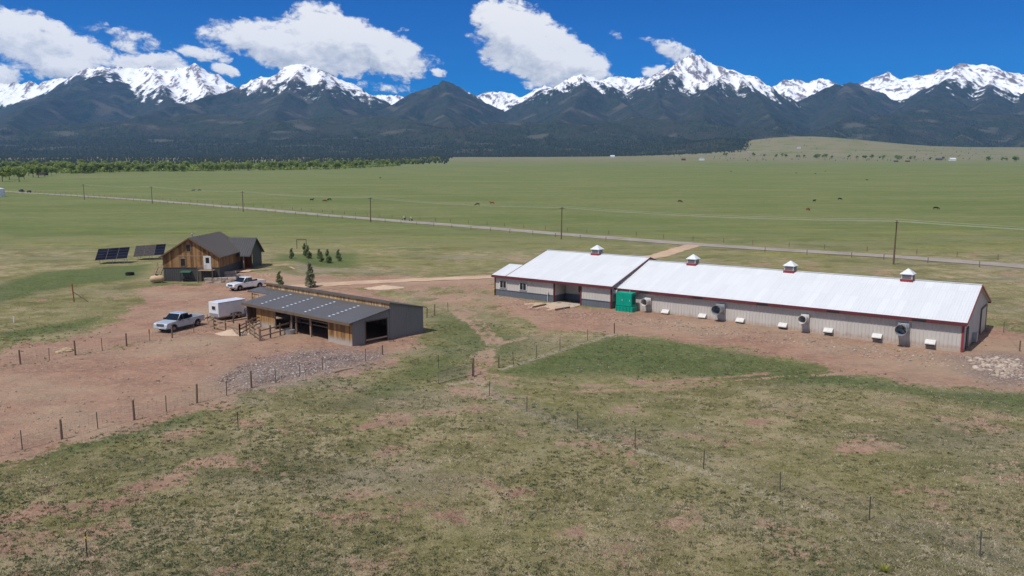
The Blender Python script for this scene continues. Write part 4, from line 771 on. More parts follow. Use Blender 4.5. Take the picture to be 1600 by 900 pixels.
b = MB(); b.hexa([(-1.0, -.75, 1.75), (1.0, -.75, 1.75), (1.0, .65, 2.0), (-1.0, .65, 2.0), (-.95, -.7, 1.85), (.95, -.7, 1.85), (.95, .6, 2.1), (-.95, .6, 2.1)]); b.build('canopy', plain('green_cloth', (.035, .10, .065), rough=.9), bn)
for x in (-.95, .95):
    for y in (-.6, .5): b = MB(); b.bar((x, y, 0), (x, y * .6, 1.85), .06, .06); b.build('leg', M_black, bn)
b = MB(); b.box(-.85, .85, -.35, .25, .45, .57); b.build('seat', M_black, bn); b = MB(); b.box(-.85, .85, .25, .35, .5, 1.05); b.build('backrest', M_black, bn)
q = G(203, 430); b = MB(); n = 18; vs_ = []
for (r_, z) in ((.8, 0), (.8, .55), (.68, .55), (.66, .1)):
    for k in range(n): vs_.append((r_ * math.cos(2 * pi * k / n), r_ * math.sin(2 * pi * k / n), z))
b.add(vs_, [(i * n + k, i * n + (k + 1) % n, (i + 1) * n + (k + 1) % n, (i + 1) * n + k) for i in range(3) for k in range(n)] + [tuple(3 * n + k for k in range(n))])
o = b.build('fire_ring', M_black, loc=q); tag(o, 'round black fire ring in the grass below solar panels', 'fire ring')

# ------------------------------------------------------------ solar arrays
def solar(px, py, label, painted_refl, ncol=3, nrow=4, w=2.15, h=1.02):
    q = G(px, py); r = empty('solar_array', q, R(12), label, 'solar panels', 'ground mounted solar arrays'); tl = R(31); z0 = .85; r.rotation_euler.y = R(-3)
    M_pf = plain('panel_frame', (.04, .042, .05), rough=.5); M_refl = plain('painted_reflection_solar', (.075, .062, .058), (.035, .034, .036), 2, .5, 0, .05)  # brown cells carry a reflection put into their colour
    for i in range(ncol):
        for j in range(nrow):
            x0 = i * (w + .04); a = j * (h + .03); b = MB(); f = lambda s, o: (a_ + 0, 0, 0)
            def P_(x, s, o=0): return (x, s * math.cos(tl) - o * math.sin(tl), z0 + s * math.sin(tl) + o * math.cos(tl))
            b.hexa([P_(x0, a), P_(x0 + w, a), P_(x0 + w, a + h), P_(x0, a + h), P_(x0, a, .04), P_(x0 + w, a, .04), P_(x0 + w, a + h, .04), P_(x0, a + h, .04)]); pn = b.build('panel', M_pf, r)
            b = MB(); e = .035; b.hexa([P_(x0 + e, a + e, .041), P_(x0 + w - e, a + e, .041), P_(x0 + w - e, a + h - e, .041), P_(x0 + e, a + h - e, .041), P_(x0 + e, a + e, .046), P_(x0 + w - e, a + e, .046), P_(x0 + w - e, a + h - e, .046), P_(x0 + e, a + h - e, .046)])
            b.build('cells', M_refl if (painted_refl and i < 2) else M_solar, pn)
    Wt = ncol * (w + .04)
    for x in (.8, Wt / 2, Wt - .8):
        for s in (.7, 3.4): b = MB(); p1 = P_(x, s, -.05); b.bar((x, p1[1], -.3), p1, .08, .08); b.build('leg', M_galv, r)
    for s in (.7, 3.4): b = MB(); b.bar(P_(0, s, -.06), P_(Wt, s, -.06), .06, .1); b.build('beam', M_galv, r)
solar(149, 413, 'dark blue ground mounted solar array standing apart from house', False); solar(209, 407, 'ground mounted solar array beside house corner, half with painted brown reflection', True)

# ------------------------------------------------------------ pickup trucks
def pickup(name, loc, heading, pm, label, group='pickup trucks at the yard', detail=True):
    t_ = empty(name, loc, heading, label, 'pickup truck', group)      # local +x is forward
    hw = .98; t_.scale = (1.12, 1.12, 1.08)
    def shell(prof, y0, y1, nm, mat, par, bev=.05): b = MB(); b.prism(prof, (1, 0, 0), (0, 0, 1), (0, 1, 0), (0, y0, 0), y1 - y0); return b.build(nm, mat, par, bevel=bev)
    wh = lambda xc: [(xc + .52 * math.cos(a), .42 + .52 * math.sin(a)) for a in np.linspace(0.12, pi - .12, 9)]
    low = [(-.42, .48)] + [(.0, .48)] 
    # lower body with wheel arches: nose, hood, belt, back of cab
    prof = [(-.55, .45), (1.28, .45)] + [(1.85 + .55 * math.cos(a), .45 + .5 * math.sin(a)) for a in np.linspace(pi, 0, 9)] + [(2.62, .48), (2.86, .55), (2.93, .75), (2.9, 1.05), (2.78, 1.14), (2.2, 1.2), (1.45, 1.25), (1.1, 1.28), (-.55, 1.26)]
    body = shell(prof, -hw, hw, 'body', pm, t_, .06)
    # bed sides
    profb = [(-2.88, .62), (-2.35, .55)] + [(-1.83 + .55 * math.cos(a), .45 + .5 * math.sin(a)) for a in np.linspace(pi, 0, 9)] + [(-.57, .45), (-.57, 1.26), (-2.9, 1.28)]
    for sg in (-1, 1): shell(profb, sg * hw if sg < 0 else hw - .14, -hw + .14 if sg < 0 else hw, 'bed_side', pm, t_, .03)
    b = MB(); b.box(-2.93, -2.82, -hw + .145, hw - .145, .62, 1.27); b.build('tailgate', pm, t_, bevel=.02)
    b = MB(); b.box(-2.81, -.58, -hw + .145, hw - .145, .62, .72); b.build('bed_floor', M_black, t_)
    b = MB(); b.box(-2.8, -.6, -hw + .141, -hw + .16, .72, 1.24); b.box(-2.8, -.6, hw - .16, hw - .141, .72, 1.24); b.build('bed_liner', M_black, t_)
    # cab
    x0, x1, xr0, xr1, zb, zt = -.6, 1.42, -.48, .62, 1.22, 2.0; wi, wt = hw - .03, hw - .17
    b = MB(); b.hexa([(x0, -wi, zb), (x1, -wi, zb), (x1, wi, zb), (x0, wi, zb), (xr0, -wt, zt), (xr1, -wt, zt), (xr1, wt, zt), (xr0, wt, zt)]); b.build('cab', pm, t_, bevel=.07)
    def lerp(p, q, f): return tuple(p[i] + (q[i] - p[i]) * f for i in range(3))
    def pane(c4, nm, o=.012, th=.012):
        n_ = (Vector(c4[1]) - Vector(c4[0])).cross(Vector(c4[3]) - Vector(c4[0])).normalized(); b = MB(); b.hexa([Vector(p) + n_ * o for p in c4] + [Vector(p) + n_ * (o + th) for p in c4]); return b.build(nm, M_glass, t_)
    pane([lerp((x1, -wi, zb), (xr1, -wt, zt), .08), lerp((x1, wi, zb), (xr1, wt, zt), .08), lerp((x1, wi - .1, zb), (xr1, wt - .06, zt), .9), lerp((x1, -wi + .1, zb), (xr1, -wt + .06, zt), .9)], 'windscreen')
    pane([lerp((x0, wi - .12, zb), (xr0, wt - .1, zt), .12), lerp((x0, -wi + .12, zb), (xr0, -wt + .1, zt), .12), lerp((x0, -wi + .12, zb), (xr0, -wt + .1, zt), .85), lerp((x0, wi - .12, zb), (xr0, wt - .1, zt), .85)], 'rear_window')
    for sg in (-1, 1):
        for (a, c_, at_, ct_) in ((.43, 1.28, .43, .68), (-.53, .38, -.42, .38)):
            lo = lambda x, f: (x, sg * (wi + (wt - wi) * f), zb + (zt - zb) * f)
            q4 = [lo(a, .06), lo(c_, .06), lo(ct_, .86), lo(at_, .86)]
            pane(q4 if sg < 0 else q4[::-1], 'side_window')
        for (xa, xb) in ((.38, 1.22), (-.5, .34)):
            b = MB(); b.box(xa, xb, sg * (hw + .002) - .006, sg * (hw + .002) + .006, .56, 1.2); d_ = b.build('door', pm, t_, bevel=.005)
            b = MB(); b.box(xa + .06, xa + .26, sg * (hw + .02) - .015, sg * (hw + .02) + .015, 1.06, 1.11); b.build('handle', M_black, d_)
        b = MB(); b.box(1.0, 1.2, sg * (hw + .16) - .1, sg * (hw + .16) + .1, 1.24, 1.46); b.box(1.03, 1.13, sg * hw - .06, sg * (hw + .1) + .06, 1.24, 1.3); b.build('mirror', M_black, t_, bevel=.02)
        b = MB(); b.box(2.72, 2.91, sg * .74 - .2, sg * .74 + .2, .88, 1.08); b.build('headlight', M_lamp, t_, bevel=.02)
        b = MB(); b.box(-2.945, -2.86, sg * .9 - .07, sg * .9 + .07, .85, 1.22); b.build('tail_light', M_tail, t_)
        b = MB(); b.box(-.55, 1.3, sg * (hw + .06) - .08, sg * (hw + .06) + .08, .36, .42); b.build('running_board', M_black, t_)
    b = MB(); b.box(2.86, 2.95, -.52, .52, .78, 1.07); g_ = b.build('grille', M_black, t_); 
    for k in range(3): b = MB(); b.box(2.951, 2.965, -.5, .5, .82 + k * .09, .85 + k * .09); b.build('grille_bar', M_chrome, g_)
    b = MB(); b.box(2.8, 3.02, -.95, .95, .5, .72); fb = b.build('front_bumper', M_chrome if pm is M_paint_white else pm, t_, bevel=.04); b = MB(); b.box(3.021, 3.03, -.16, .16, .54, .66); b.build('licence_plate', M_frame, fb)
    b = MB(); b.box(-3.06, -2.86, -.92, .92, .52, .7); b.build('rear_bumper', M_chrome, t_, bevel=.03)
    b = MB(); b.box(-2.6, 2.6, -.7, .7, .36, .5); b.build('chassis', M_black, t_)
    for xc in (1.85, -1.83):
        for sg in (-1, 1):
            b = MB(); n = 22; prof_ = [(.23, -.13), (.36, -.14), (.41, -.1), (.42, 0), (.41, .1), (.36, .14), (.23, .13)]; vs_ = []
            for k in range(n):
                a = 2 * pi * k / n
                for r_, y in prof_: vs_.append((xc + r_ * math.cos(a), sg * .84 + y, .42 + r_ * math.sin(a)))
            m = len(prof_); b.add(vs_, [(k * m + i, k * m + i + 1, ((k + 1) % n) * m + i + 1, ((k + 1) % n) * m + i) for k in range(n) for i in range(m - 1)]); w_ = b.build('wheel', M_tyre, t_)
            b = MB(); 
            for k in range(6): a = 2 * pi * k / 6; b.bar((xc, sg * .955, .42), (xc + .23 * math.cos(a), sg * .95, .42 + .23 * math.sin(a)), .05 if abs(math.cos(a)) < 2 else .05, .07)
            b.tube([(xc, sg * .9, .42), (xc, sg * .965, .42)], .08, 10); b.tube([(xc, sg * .86, .42), (xc, sg * .9, .42)], .235, 18); b.build('rim', M_rim, w_)
    return t_
a, c2 = G(271, 518.5), G(308, 509.5); hd = math.atan2(a.y - c2.y, a.x - c2.x); mid = (a + c2) / 2; nrm = Vector((math.sin(hd), -math.cos(hd), 0)); 
side = 1 if nrm.dot(Vector((mid.x, mid.y, 0))) < 0 else -1                     # the near flank faces the drone
pos = mid - nrm * side * .9; tr1 = pickup('pickup_truck', (pos.x, pos.y, gz(pos.x, pos.y)), hd, M_paint_silver, 'silver crew cab pickup hitched to the white cargo trailer')
a = G(375, 454.5); c2 = G(414, 448.6); hd2 = math.atan2(a.y - c2.y, a.x - c2.x); nrm2 = Vector((math.sin(hd2), -math.cos(hd2), 0)); pos = a - Vector((math.cos(hd2), math.sin(hd2), 0)) * 2.05 - nrm2 * side * .95
pickup('pickup_truck', (pos.x, pos.y, gz(pos.x, pos.y)), hd2, M_paint_white, 'bright white crew cab pickup parked behind the shed roof')
# enclosed trailer behind the silver pickup
a = G(342, 502); c2 = G(386, 494); th_ = math.atan2(c2.y - a.y, c2.x - a.x); bx_ = Vector((math.cos(th_), math.sin(th_), 0)); nt = Vector((-bx_.y, bx_.x, 0))
o = a + nt * 1.05; a.z = 0; tl_ = empty('cargo_trailer', (o.x, o.y, gz(o.x, o.y)), th_, 'white enclosed cargo trailer with twin axles beside the shed', 'trailer')     # local x runs to the trailer's rear
b = MB(); b.box(0, 4.5, -1.05, 1.05, .48, 2.55); b.build('box_body', M_paint_white, tl_, bevel=.05)
b = MB(); b.box(-.012, .02, -.95, .95, .5, 1.0); b.build('stone_guard', M_galv, tl_)
b = MB(); b.box(-.03, -.002, -.5, .35, 1.45, 2.05); wv = b.build('window', M_frame, tl_); b = MB(); b.box(-.04, -.031, -.42, .27, 1.52, 1.98); b.build('pane', M_glass, wv)
b = MB(); b.box(.04, 4.46, -1.075, -1.052, 2.42, 2.5); b.box(.04, 4.46, 1.052, 1.075, 2.42, 2.5); b.build('roof_trim', M_galv, tl_)
for xx in (2.35, 3.15):
    for sg in (-1, 1):
        b = MB(); b.tube([(xx, sg * 1.05, .34), (xx, sg * 1.24, .34)], .34, 18); w_ = b.build('wheel', M_tyre, tl_); b = MB(); b.tube([(xx, sg * 1.235, .34), (xx, sg * 1.255, .34)], .19, 14); b.build('rim', M_rim, w_)
for sg in (-1, 1): b = MB(); b.prism([(1.85, .5), (1.95, .78), (2.2, .84), (3.3, .84), (3.55, .78), (3.65, .5), (3.6, .5), (3.5, .74), (3.3, .79), (2.2, .79), (2.0, .74), (1.9, .5)], (1, 0, 0), (0, 0, 1), (0, 1, 0), (0, sg * 1.06 if sg > 0 else -1.3, 0), .24); b.build('mudguard', M_black, tl_)
for sg in (-1, 1): b = MB(); b.bar((.1, sg * .8, .5), (-1.35, 0, .52), .07, .1); b.build('tongue_bar', M_black, tl_)
b = MB(); b.tube([(-1.0, .0, .05), (-1.0, 0, 1.0)], .05, 8); b.build('jack', M_galv, tl_)
# blue water drum and steel trough by the shed
q = G(388.5, 494); n = 16
b = MB(); b.tube([(0, 0, 0), (0, 0, .05), (0, 0, 1.0), (0, 0, 1.1), (0, 0, 1.15)], [.5, .55, .55, .5, .2], n); o = b.build('water_tank', plain('blue_grey_plastic', (.10, .14, .20), rough=.5), smooth=False, loc=q); tag(o, 'small blue grey water tank between trailer and shed', 'water tank')
q = G(452, 522); b = MB(); vs_ = []
for (r_, z) in ((.5, 0), (.56, .55), (.52, .55), (.48, .08)):
    for k in range(n): vs_.append((r_ * math.cos(2 * pi * k / n) * 1.3, r_ * math.sin(2 * pi * k / n), z))
b.add(vs_, [(i * n + k, i * n + (k + 1) % n, (i + 1) * n + (k + 1) % n, (i + 1) * n + k) for i in range(3) for k in range(n)] + [tuple(3 * n + k for k in range(n))]); o = b.build('water_trough', M_galv, loc=q); tag(o, 'oval galvanised water trough by the shed opening', 'trough')
# ------------------------------------------------------------ fences
def post_mesh(kind):
    b = MB()
    if kind == 'wood': b.tube([(0, 0, -.3), (0, 0, .8), (0, 0, 1.62), (0, 0, 1.66)], [.095, .09, .085, .05], 8, random.random())
    elif kind == 'steel': b.box(-.03, .03, -.004, .03, -.2, 1.4); b.box(-.006, .006, -.035, -.004, -.2, 1.4)
    elif kind == 'short': b.tube([(0, 0, -.3), (0, 0, 1.28), (0, 0, 1.3)], [.08, .075, .05], 7, random.random())
    o = b.build('p', M_post if kind != 'steel' else M_steel); me = o.data; bpy.data.objects.remove(o); return me
PM = {k: post_mesh(k) for k in ('wood', 'steel', 'short')}
M_rail_cap = plain('orange_cap', (.5, .11, .03)); M_yellow = plain('yellow_tape', (.6, .5, .05)); M_whitecap = plain('white_cap', (.75, .75, .72))
def fence(label, posts, wires, woven=0, names=('fence_post', 'steel_post'), r=.006, hmax=1.25, group=None):
    """posts: list of (px, py, kind[, height]); positions come from where the post meets the ground"""
    P_ = [(G(p[0], p[1]) if not isinstance(p[0], Vector) else p[0], p[-1]) for p in posts]
    o0 = P_[0][0]; f = empty('wire_fence', o0, 0, label, 'fence', group)
    for q, k in P_:
        o = bpy.data.objects.new('post' if k != 'steel' else 'steel_post', PM[k]); col.objects.link(o); o.parent = f; o.location = q - o0; o.scale.z = random.uniform(.94, 1.06); o.rotation_euler = (random.uniform(-.03, .03), random.uniform(-.03, .03), random.uniform(0, 6))
    b = MB()
    for (a, _), (c_, _) in zip(P_[:-1], P_[1:]):
        ln = (c_ - a).length
        for i in range(wires):
            z = hmax * (i + .6) / wires; b.tube([a - o0 + Vector((0, 0, z)), (a + c_) / 2 - o0 + Vector((0, 0, z - .02 * (ln / 6))), c_ - o0 + Vector((0, 0, z))], r, 3, caps=False)
        if woven:
            m = int(ln / woven)
            for i in range(1, m): q = a + (c_ - a) * i / m - o0; b.tube([q + Vector((0, 0, hmax * .05)), q + Vector((0, 0, hmax * .97))], r * .8, 3, caps=False)
    w = b.build('wire', M_wire, f); w['kind'] = 'stuff'; return f
def near_list(L_): return L_
lotf = fence('woven wire fence of the dirt lot on its yard side', [(-40, 586, 'wood'), (32, 569, 'wood'), (77, 563, 'steel'), (118, 555, 'wood'), (160, 548, 'steel'), (198, 541, 'wood'), (234, 533, 'steel'), (269, 528, 'wood'), (303, 520, 'steel'), (335, 514, 'steel')], 6, .35)
fence('woven wire fence of the dirt lot along the pasture side', [(-60, 730, 'wood'), (35, 702, 'steel'), (97, 687, 'wood'), (153, 670, 'steel'), (210, 656, 'wood'), (260, 644, 'steel'), (308, 630, 'wood'), (354, 618, 'steel'), (393, 607, 'wood'), (431, 599, 'steel'), (469, 588, 'steel'), (504, 579, 'steel'), (571, 565, 'steel'), (598, 556, 'short')], 6, .35)
fence('slack wire fence along the bleached grass line in the pasture', [(765, 618, 'steel'), (823, 643, 'steel'), (902, 671, 'steel'), (992, 698, 'steel'), (1099, 733, 'steel'), (1219, 769, 'steel'), (1358, 813, 'steel'), (1531, 870, 'steel'), (1720, 935, 'steel')], 9, 0, r=.0065)
fence('wire fence beside the mown strip toward the barn dirt', [(779, 575, 'short'), (802, 569, 'steel'), (838, 559, 'steel'), (875, 548, 'steel'), (918, 532, 'steel'), (960, 521, 'short')], 5, 0)
fence('short wire fence behind the right end of the shed', [(667, 496, 'short'), (679, 493, 'wood'), (700, 487, 'steel')], 4)
fence('wire fence past the right gable of the barn', [(1593, 549, 'short'), (1568, 519, 'steel'), (1700, 560, 'short')], 4)
for (px, py, lb, tip) in ((372, 670, 'lone steel post in the pasture below the dirt lot', None), (136, 870, 'lone steel stake with yellow tape in the sagebrush', M_yellow), (685, 575, 'thin steel post standing beyond the wire gate', None), (22, 504, 'short white marker post in the grass', M_whitecap), (1544, 858, 'never', None)):
    if lb == 'never': continue
    q = G(px, py)
    if tip is M_whitecap:
        b = MB(); b.tube([(0, 0, -.1), (0, 0, .85)], .07, 8); o = b.build('marker_post', M_whitecap, loc=q); tag(o, lb, 'post'); continue
    s = empty('steel_stake', q, 0, lb, 'post'); o = bpy.data.objects.new('steel_post', PM['steel']); col.objects.link(o); o.parent = s
    if tip: b = MB(); b.box(-.05, .05, -.05, .05, 1.02, 1.12); b.bar((.05, 0, 1.1), (.25, .03, 1.02), .01, .05); b.build('tape', tip, s)
q = G(234, 533); o = MB().box(-.06, .06, -.06, .06, 1.1, 1.46).build('post_cap', M_rail_cap, lotf, loc=q - Vector(lotf.location)); o['label'] = 'bright orange cap on one steel post'
# wire gate
a, c_ = G(685, 601), G(738, 588); gt = empty('wire_gate', a, math.atan2(c_.y - a.y, c_.x - a.x), 'tilted wire mesh gate with tube frame hung on dark post', 'gate'); ln = math.hypot(c_.x - a.x, c_.y - a.y)
b = MB(); b.tube([(0, 0, .1), (0, 0, 1.2), (ln, 0, 1.35), (ln, 0, .15), (0, 0, .1)], .028, 6); b.build('frame', M_steel, gt)
b = MB()
for k in range(7): b.tube([(0, 0, .2 + k * .15), (ln, 0, .25 + k * .16)], .009, 3)
for k in range(int(ln / .22)): b.tube([(k * .22, 0, .12), (k * .22, 0, 1.22)], .008, 3)
o = b.build('mesh', M_galv, gt); o['kind'] = 'stuff'
o = bpy.data.objects.new('post', PM['wood']); col.objects.link(o); o.parent = gt; o.location = (ln + .12, 0, 0); o.scale = (1.25, 1.25, 1.12)
# wood rail pens in front of the shed
def rail_fence(label, pts, rails=3, h=1.35, ph=1.5):
    Q = [G(*p) for p in pts]; o0 = Q[0]; f = empty('rail_fence', o0, 0, label, 'fence')
    P_ = [Q[0]]
    for a, c_ in zip(Q[:-1], Q[1:]):
        n = max(1, round((c_ - a).length / 2.4))
        for i in range(1, n + 1): v = a + (c_ - a) * i / n; v.z = gz(v.x, v.y); P_.append(v)
    for p in P_: b = MB(); b.box(-.075, .075, -.075, .075, -.3, ph + random.uniform(-.05, .1), random.random()); b.build('post', M_post, f, loc=p - o0)
    for a, c_ in zip(P_[:-1], P_[1:]):
        for k in range(rails):
            z = h * (k + .75) / (rails - .1) + random.uniform(-.03, .03); b = MB(); b.bar(a - o0 + Vector((0, 0, z)), c_ - o0 + Vector((0, 0, z + random.uniform(-.03, .03))), .045, .17, random.random()); b.build('rail', M_rail, f)
rail_fence('low wood rail fence facing the dirt lot near the sand pile', [(335, 514), (353, 519), (375, 525)])
rail_fence('wood rail fence from sand pile corner to the shed boards', [(375, 525), (395, 514), (412, 507.5)])
rail_fence('wood rail fence below the trailer running to the shed post', [(337, 512), (365, 507), (396, 502)], 2)
rail_fence('short two bay rail fence at the pen opening', [(391, 522), (406, 533)])
rail_fence('wood rail fence in front of the open shed bays', [(407, 533), (438, 524), (470, 514)], 2)
# braced corner post, frame and posts in the far yard
q = G(116, 472); br = empty('braced_post', q, 0, 'leaning rusty corner post with diagonal brace in the field', 'post')
b = MB(); b.tube([(0, 0, -.3), (-.14, 0, 2.9)], .1, 8); b.build('post', wood('rusty_wood', (.22, .07, .03), (.30, .12, .05), (.16, .06, .03)), br); b = MB(); b.tube([(-.05, 0, 1.6), (2.1, .2, .05)], .07, 7); b.build('brace', M_post, br)
q = G(464, 389); fr_ = empty('gate_frame', q, R(8), 'tall dark timber gate frame behind the junipers', 'gate frame')
for x in (0, 2.4): b = MB(); b.box(x - .08, x + .08, -.08, .08, -.2, 2.5); b.build('post', M_timber, fr_)
b = MB(); b.box(-.08, 2.48, -.07, .07, 2.3, 2.5); b.build('crossbar', M_timber, fr_)
# roadside fences
def along(pts, step, offs):
    P_ = [Vector(p) for p in pts]; out = []; carry = 0
    for a, c_ in zip(P_[:-1], P_[1:]):
        ln = (c_ - a).length; d = (c_ - a) / ln; n = Vector((-d.y, d.x)); s = carry
        while s < ln: p = a + d * s + n * offs; out.append(Vector((p.x, p.y, gz(p.x, p.y)))); s += step * random.uniform(.9, 1.1)
        carry = s - ln
    return out
for offs, lb, cut in ((8.5, 'post and wire fence on the house side of the road', 1), (-9.5, 'post and wire fence on the meadow side of the road', 0)):
    pts = [p for p in along(ROAD[:-1], 9.5, offs)]
    g0 = G(1070, 385)
    pts = [p for p in pts if not (cut and (p - g0).length < 16)]
    fence(lb, [(p, 'short') for p in pts if abs(p.x) < .75 * p.y + 20], 3, 0, r=.007, hmax=1.15)
# ------------------------------------------------------------ power line
PPX = [(1396, 413), (877, 374), (579, 347.5), (380, 331), (238, 318), (132, 312)]
PB = [G(*p) for p in PPX]; d0 = PB[0] - PB[1]; ext = PB[0] + Vector((d0.x, d0.y, 0)); ext.z = gz(ext.x, ext.y); PB = [ext] + PB
plb = ['bare utility pole beyond the barn roof, right of its cupolas', 'bare utility pole standing behind the long barn roof', 'bare utility pole rising behind the barn office roof', 'bare utility pole along the road above the junipers', 'bare utility pole along the road behind the house', 'bare utility pole along the road beyond the house', 'last bare utility pole before the road vehicles']
plb[0] = 'bare utility pole along the road past the barn end'
tops = []
for i, q in enumerate(PB):
    dn = (PB[max(i - 1, 0)] - PB[min(i + 1, len(PB) - 1)]); rz = math.atan2(dn.y, dn.x)
    u = empty('utility_pole', q, rz, plb[i], 'utility pole', 'utility poles along the road'); lean = random.uniform(-.25, .25)
    b = MB(); b.tube([(0, 0, -.5), (lean * .5, 0, 5), (lean, 0, 9.6)], [.19, .165, .125], 9, .3); b.build('pole', M_post, u)
    b = MB(); b.box(lean - .06, lean + .06, -1.1, 1.1, 9.05, 9.2); b.build('crossarm', M_timber, u)
    for y in (-1.0, 0, 1.0):
        z0 = 9.2 if y else 9.6; b = MB(); b.tube([(lean, y, z0), (lean, y, z0 + .12), (lean, y, z0 + .2)], [.05, .06, .03], 7); b.build('insulator', M_galv, u)
    c_, s_ = math.cos(rz), math.sin(rz); tops.append([q + Vector((c_ * lean - s_ * y, s_ * lean + c_ * y, 9.4 if y else 9.8)) for y in (-1.0, 0, 1.0)])
pl = empty('power_line', PB[0], 0, 'thin pale overhead wires strung between the utility poles', 'power line')
for k in range(3):
    pts = []
    for a, c_ in zip(tops[:-1], tops[1:]):
        for i in range(12): f = i / 12; p = a[k] + (c_[k] - a[k]) * f; p.z -= 4 * f * (1 - f) * .8; pts.append(p - PB[0])
    pts.append(tops[-1][k] - PB[0]); MB().tube(pts, .016, 4).build('wire', M_line, pl)

# ------------------------------------------------------------ trees
def leaf_mat(name, dark, light):
    t = NT(name, .7, 0, .2); tn = t.attr('tone'); n = t.noise(1.1, 3, .6); t.color(t.mix(t.math('ADD', t.math('MULTIPLY', tn, .75), t.math('MULTIPLY', n, .25)), dark, light))
    tr = t.n.new('ShaderNodeBsdfTranslucent'); t.l.new(t.b.inputs['Base Color'].links[0].from_socket, tr.inputs[0]); mx_ = t.n.new('ShaderNodeMixShader'); mx_.inputs[0].default_value = .4
    t.l.new(t.b.outputs[0], mx_.inputs[1]); t.l.new(tr.outputs[0], mx_.inputs[2]); t.l.new(mx_.outputs[0], t.n['Material Output'].inputs[0]); return t.m
ML_cot = leaf_mat('cottonwood_leaf', (.17, .215, .05), (.33, .39, .11)); ML_dark = leaf_mat('conifer_needles', (.018, .027, .016), (.05, .063, .036)); ML_jun = leaf_mat('juniper_foliage', (.10, .135, .055), (.24, .28, .13)); ML_spr = leaf_mat('spruce_needles', (.17, .19, .11), (.34, .36, .22)); M_bark = plain('bark', (.12, .09, .07), (.07, .055, .045), 5, .95)
def leaves(cents, rads, n, size, rnd, flat=.8):
    V = []; T = []
    for c_, r_ in zip(cents, rads):
        k = int(n * (r_ / max(rads)) ** 2)
        d = rnd.normal(size=(k, 3)); d /= np.linalg.norm(d, axis=1)[:, None]; rr_ = r_ * rnd.uniform(.55, 1.08, k)[:, None]; p = np.array(c_) + d * rr_ * (1, 1, flat)
        a = rnd.normal(size=(k, 3)); a -= (a * d).sum(1)[:, None] * d * .6; a /= np.linalg.norm(a, axis=1)[:, None]; bb = np.cross(d + .5 * rnd.normal(size=(k, 3)), a); bb /= np.linalg.norm(bb, axis=1)[:, None] + 1e-6
        s = size * rnd.uniform(.6, 1.3, k)[:, None]; V.append(np.stack([p - a * s, p + bb * s * .8, p + a * s, p - bb * s * .8], 1)); T.append(np.clip(rnd.uniform(0, 1, k) * .7 + .3 * rnd.uniform(), 0, 1))
    V = np.concatenate(V); T = np.concatenate(T); F_ = np.arange(len(V) * 4).reshape(-1, 4); return V.reshape(-1, 3), F_, np.repeat(T, 4)
def tree_proto(seed, H, spread, mat, shrub=False):
    rnd = np.random.default_rng(seed); n = 9; b = MB(); cents = []; rads = []
    b.tube([(0, 0, -.3), (.05 * H * rnd.normal() * .3, 0, .3 * H), (.1, .05, .62 * H)], [.026 * H, .02 * H, .01 * H], 7)
    for k in range(n):
        a = 2 * pi * k / n + rnd.uniform(-.4, .4); z = H * rnd.uniform(.36, .8); r_ = spread * rnd.uniform(.25, .62) * (1.15 - abs(z / H - .5)); c_ = (r_ * math.cos(a), r_ * math.sin(a), z); cents.append(c_); rads.append(H * rnd.uniform(.13, .21)); b.tube([(0, 0, z * .55), (c_[0] * .6, c_[1] * .6, z * .85), c_], [.012 * H, .008 * H, .004 * H], 5)
    cents.append((0, 0, .82 * H)); rads.append(.17 * H); cents.append((0, 0, .55 * H)); rads.append(.2 * H)
    V, F_, T = leaves(cents, rads, 150, H * .042, rnd); return b, V, F_, T
def make_tree(name, proto, loc, mat, label, cat='tree', group=None, sc=1.0, rz=0, cache={}):
    k = id(proto)
    if k not in cache:
        b, V, F_, T = proto; o = b.build('trunk', M_bark); o2 = np_mesh('crown', V, F_, mat, {'tone': T}); cache[k] = (o.data, o2.data); bpy.data.objects.remove(o); bpy.data.objects.remove(o2)
    e = empty(name, loc, rz, label, cat, group); e.scale = (sc, sc, sc)
    for nm, me in zip(('trunk', 'crown'), cache[k]): o = bpy.data.objects.new(nm, me); col.objects.link(o); o.parent = e
    return e
COT = [tree_proto(s, 15, 15 * .55, ML_cot) for s in range(21, 26)]
rt = random.Random(5); grp = 'cottonwoods along the creek'
def lin(x, pts): return float(np.interp(x, [p[0] for p in pts], [p[1] for p in pts]))
cnt = 0
BELT = [(200, 'between the creek grove and the pale cottage'), (265, 'around the pale cottage'), (335, 'around the white cottage in the trees'), (450, 'between the white cottages at the meadow edge'), (535, 'below the cottage that shows over the belt'), (999, 'where the belt tapers off into open meadow')]
def far_tree(px, py, sc=None, lb=None):
    global cnt
    sc = sc or rt.uniform(.85, 1.4); lb = lb or (('tall cottonwood ' if sc > 1.12 else 'low cottonwood ') + next(w for m, w in BELT if px < m))
    q = G(px, py); make_tree('cottonwood_tree', COT[cnt % 5], q, ML_cot, lb, 'tree', grp, sc or rt.uniform(.85, 1.4), rt.uniform(0, 6)); cnt += 1
for (px, py) in ((4, 284), (15, 281), (30, 284), (38, 280), (52, 277), (60, 278), (70, 276), (88, 272), (80, 274), (22, 276), (45, 275)): far_tree(px, py, rt.uniform(.9, 1.3), 'broad cottonwood in the creek grove by the dark cabin')
for k in range(175):
    x = rt.uniform(110, 690); lo = lin(x, [(110, 272), (200, 269), (330, 268), (400, 267), (530, 265), (620, 260), (690, 252)]); 
    far_tree(x, lo - abs(rt.gauss(0, 2.2)) - (rt.random() < .3) * rt.uniform(0, 5) * (x < 620))
for k in range(60): far_tree(rt.uniform(-60, 260), rt.uniform(259, 269), None, 'cottonwood in the second row behind the creek grove')
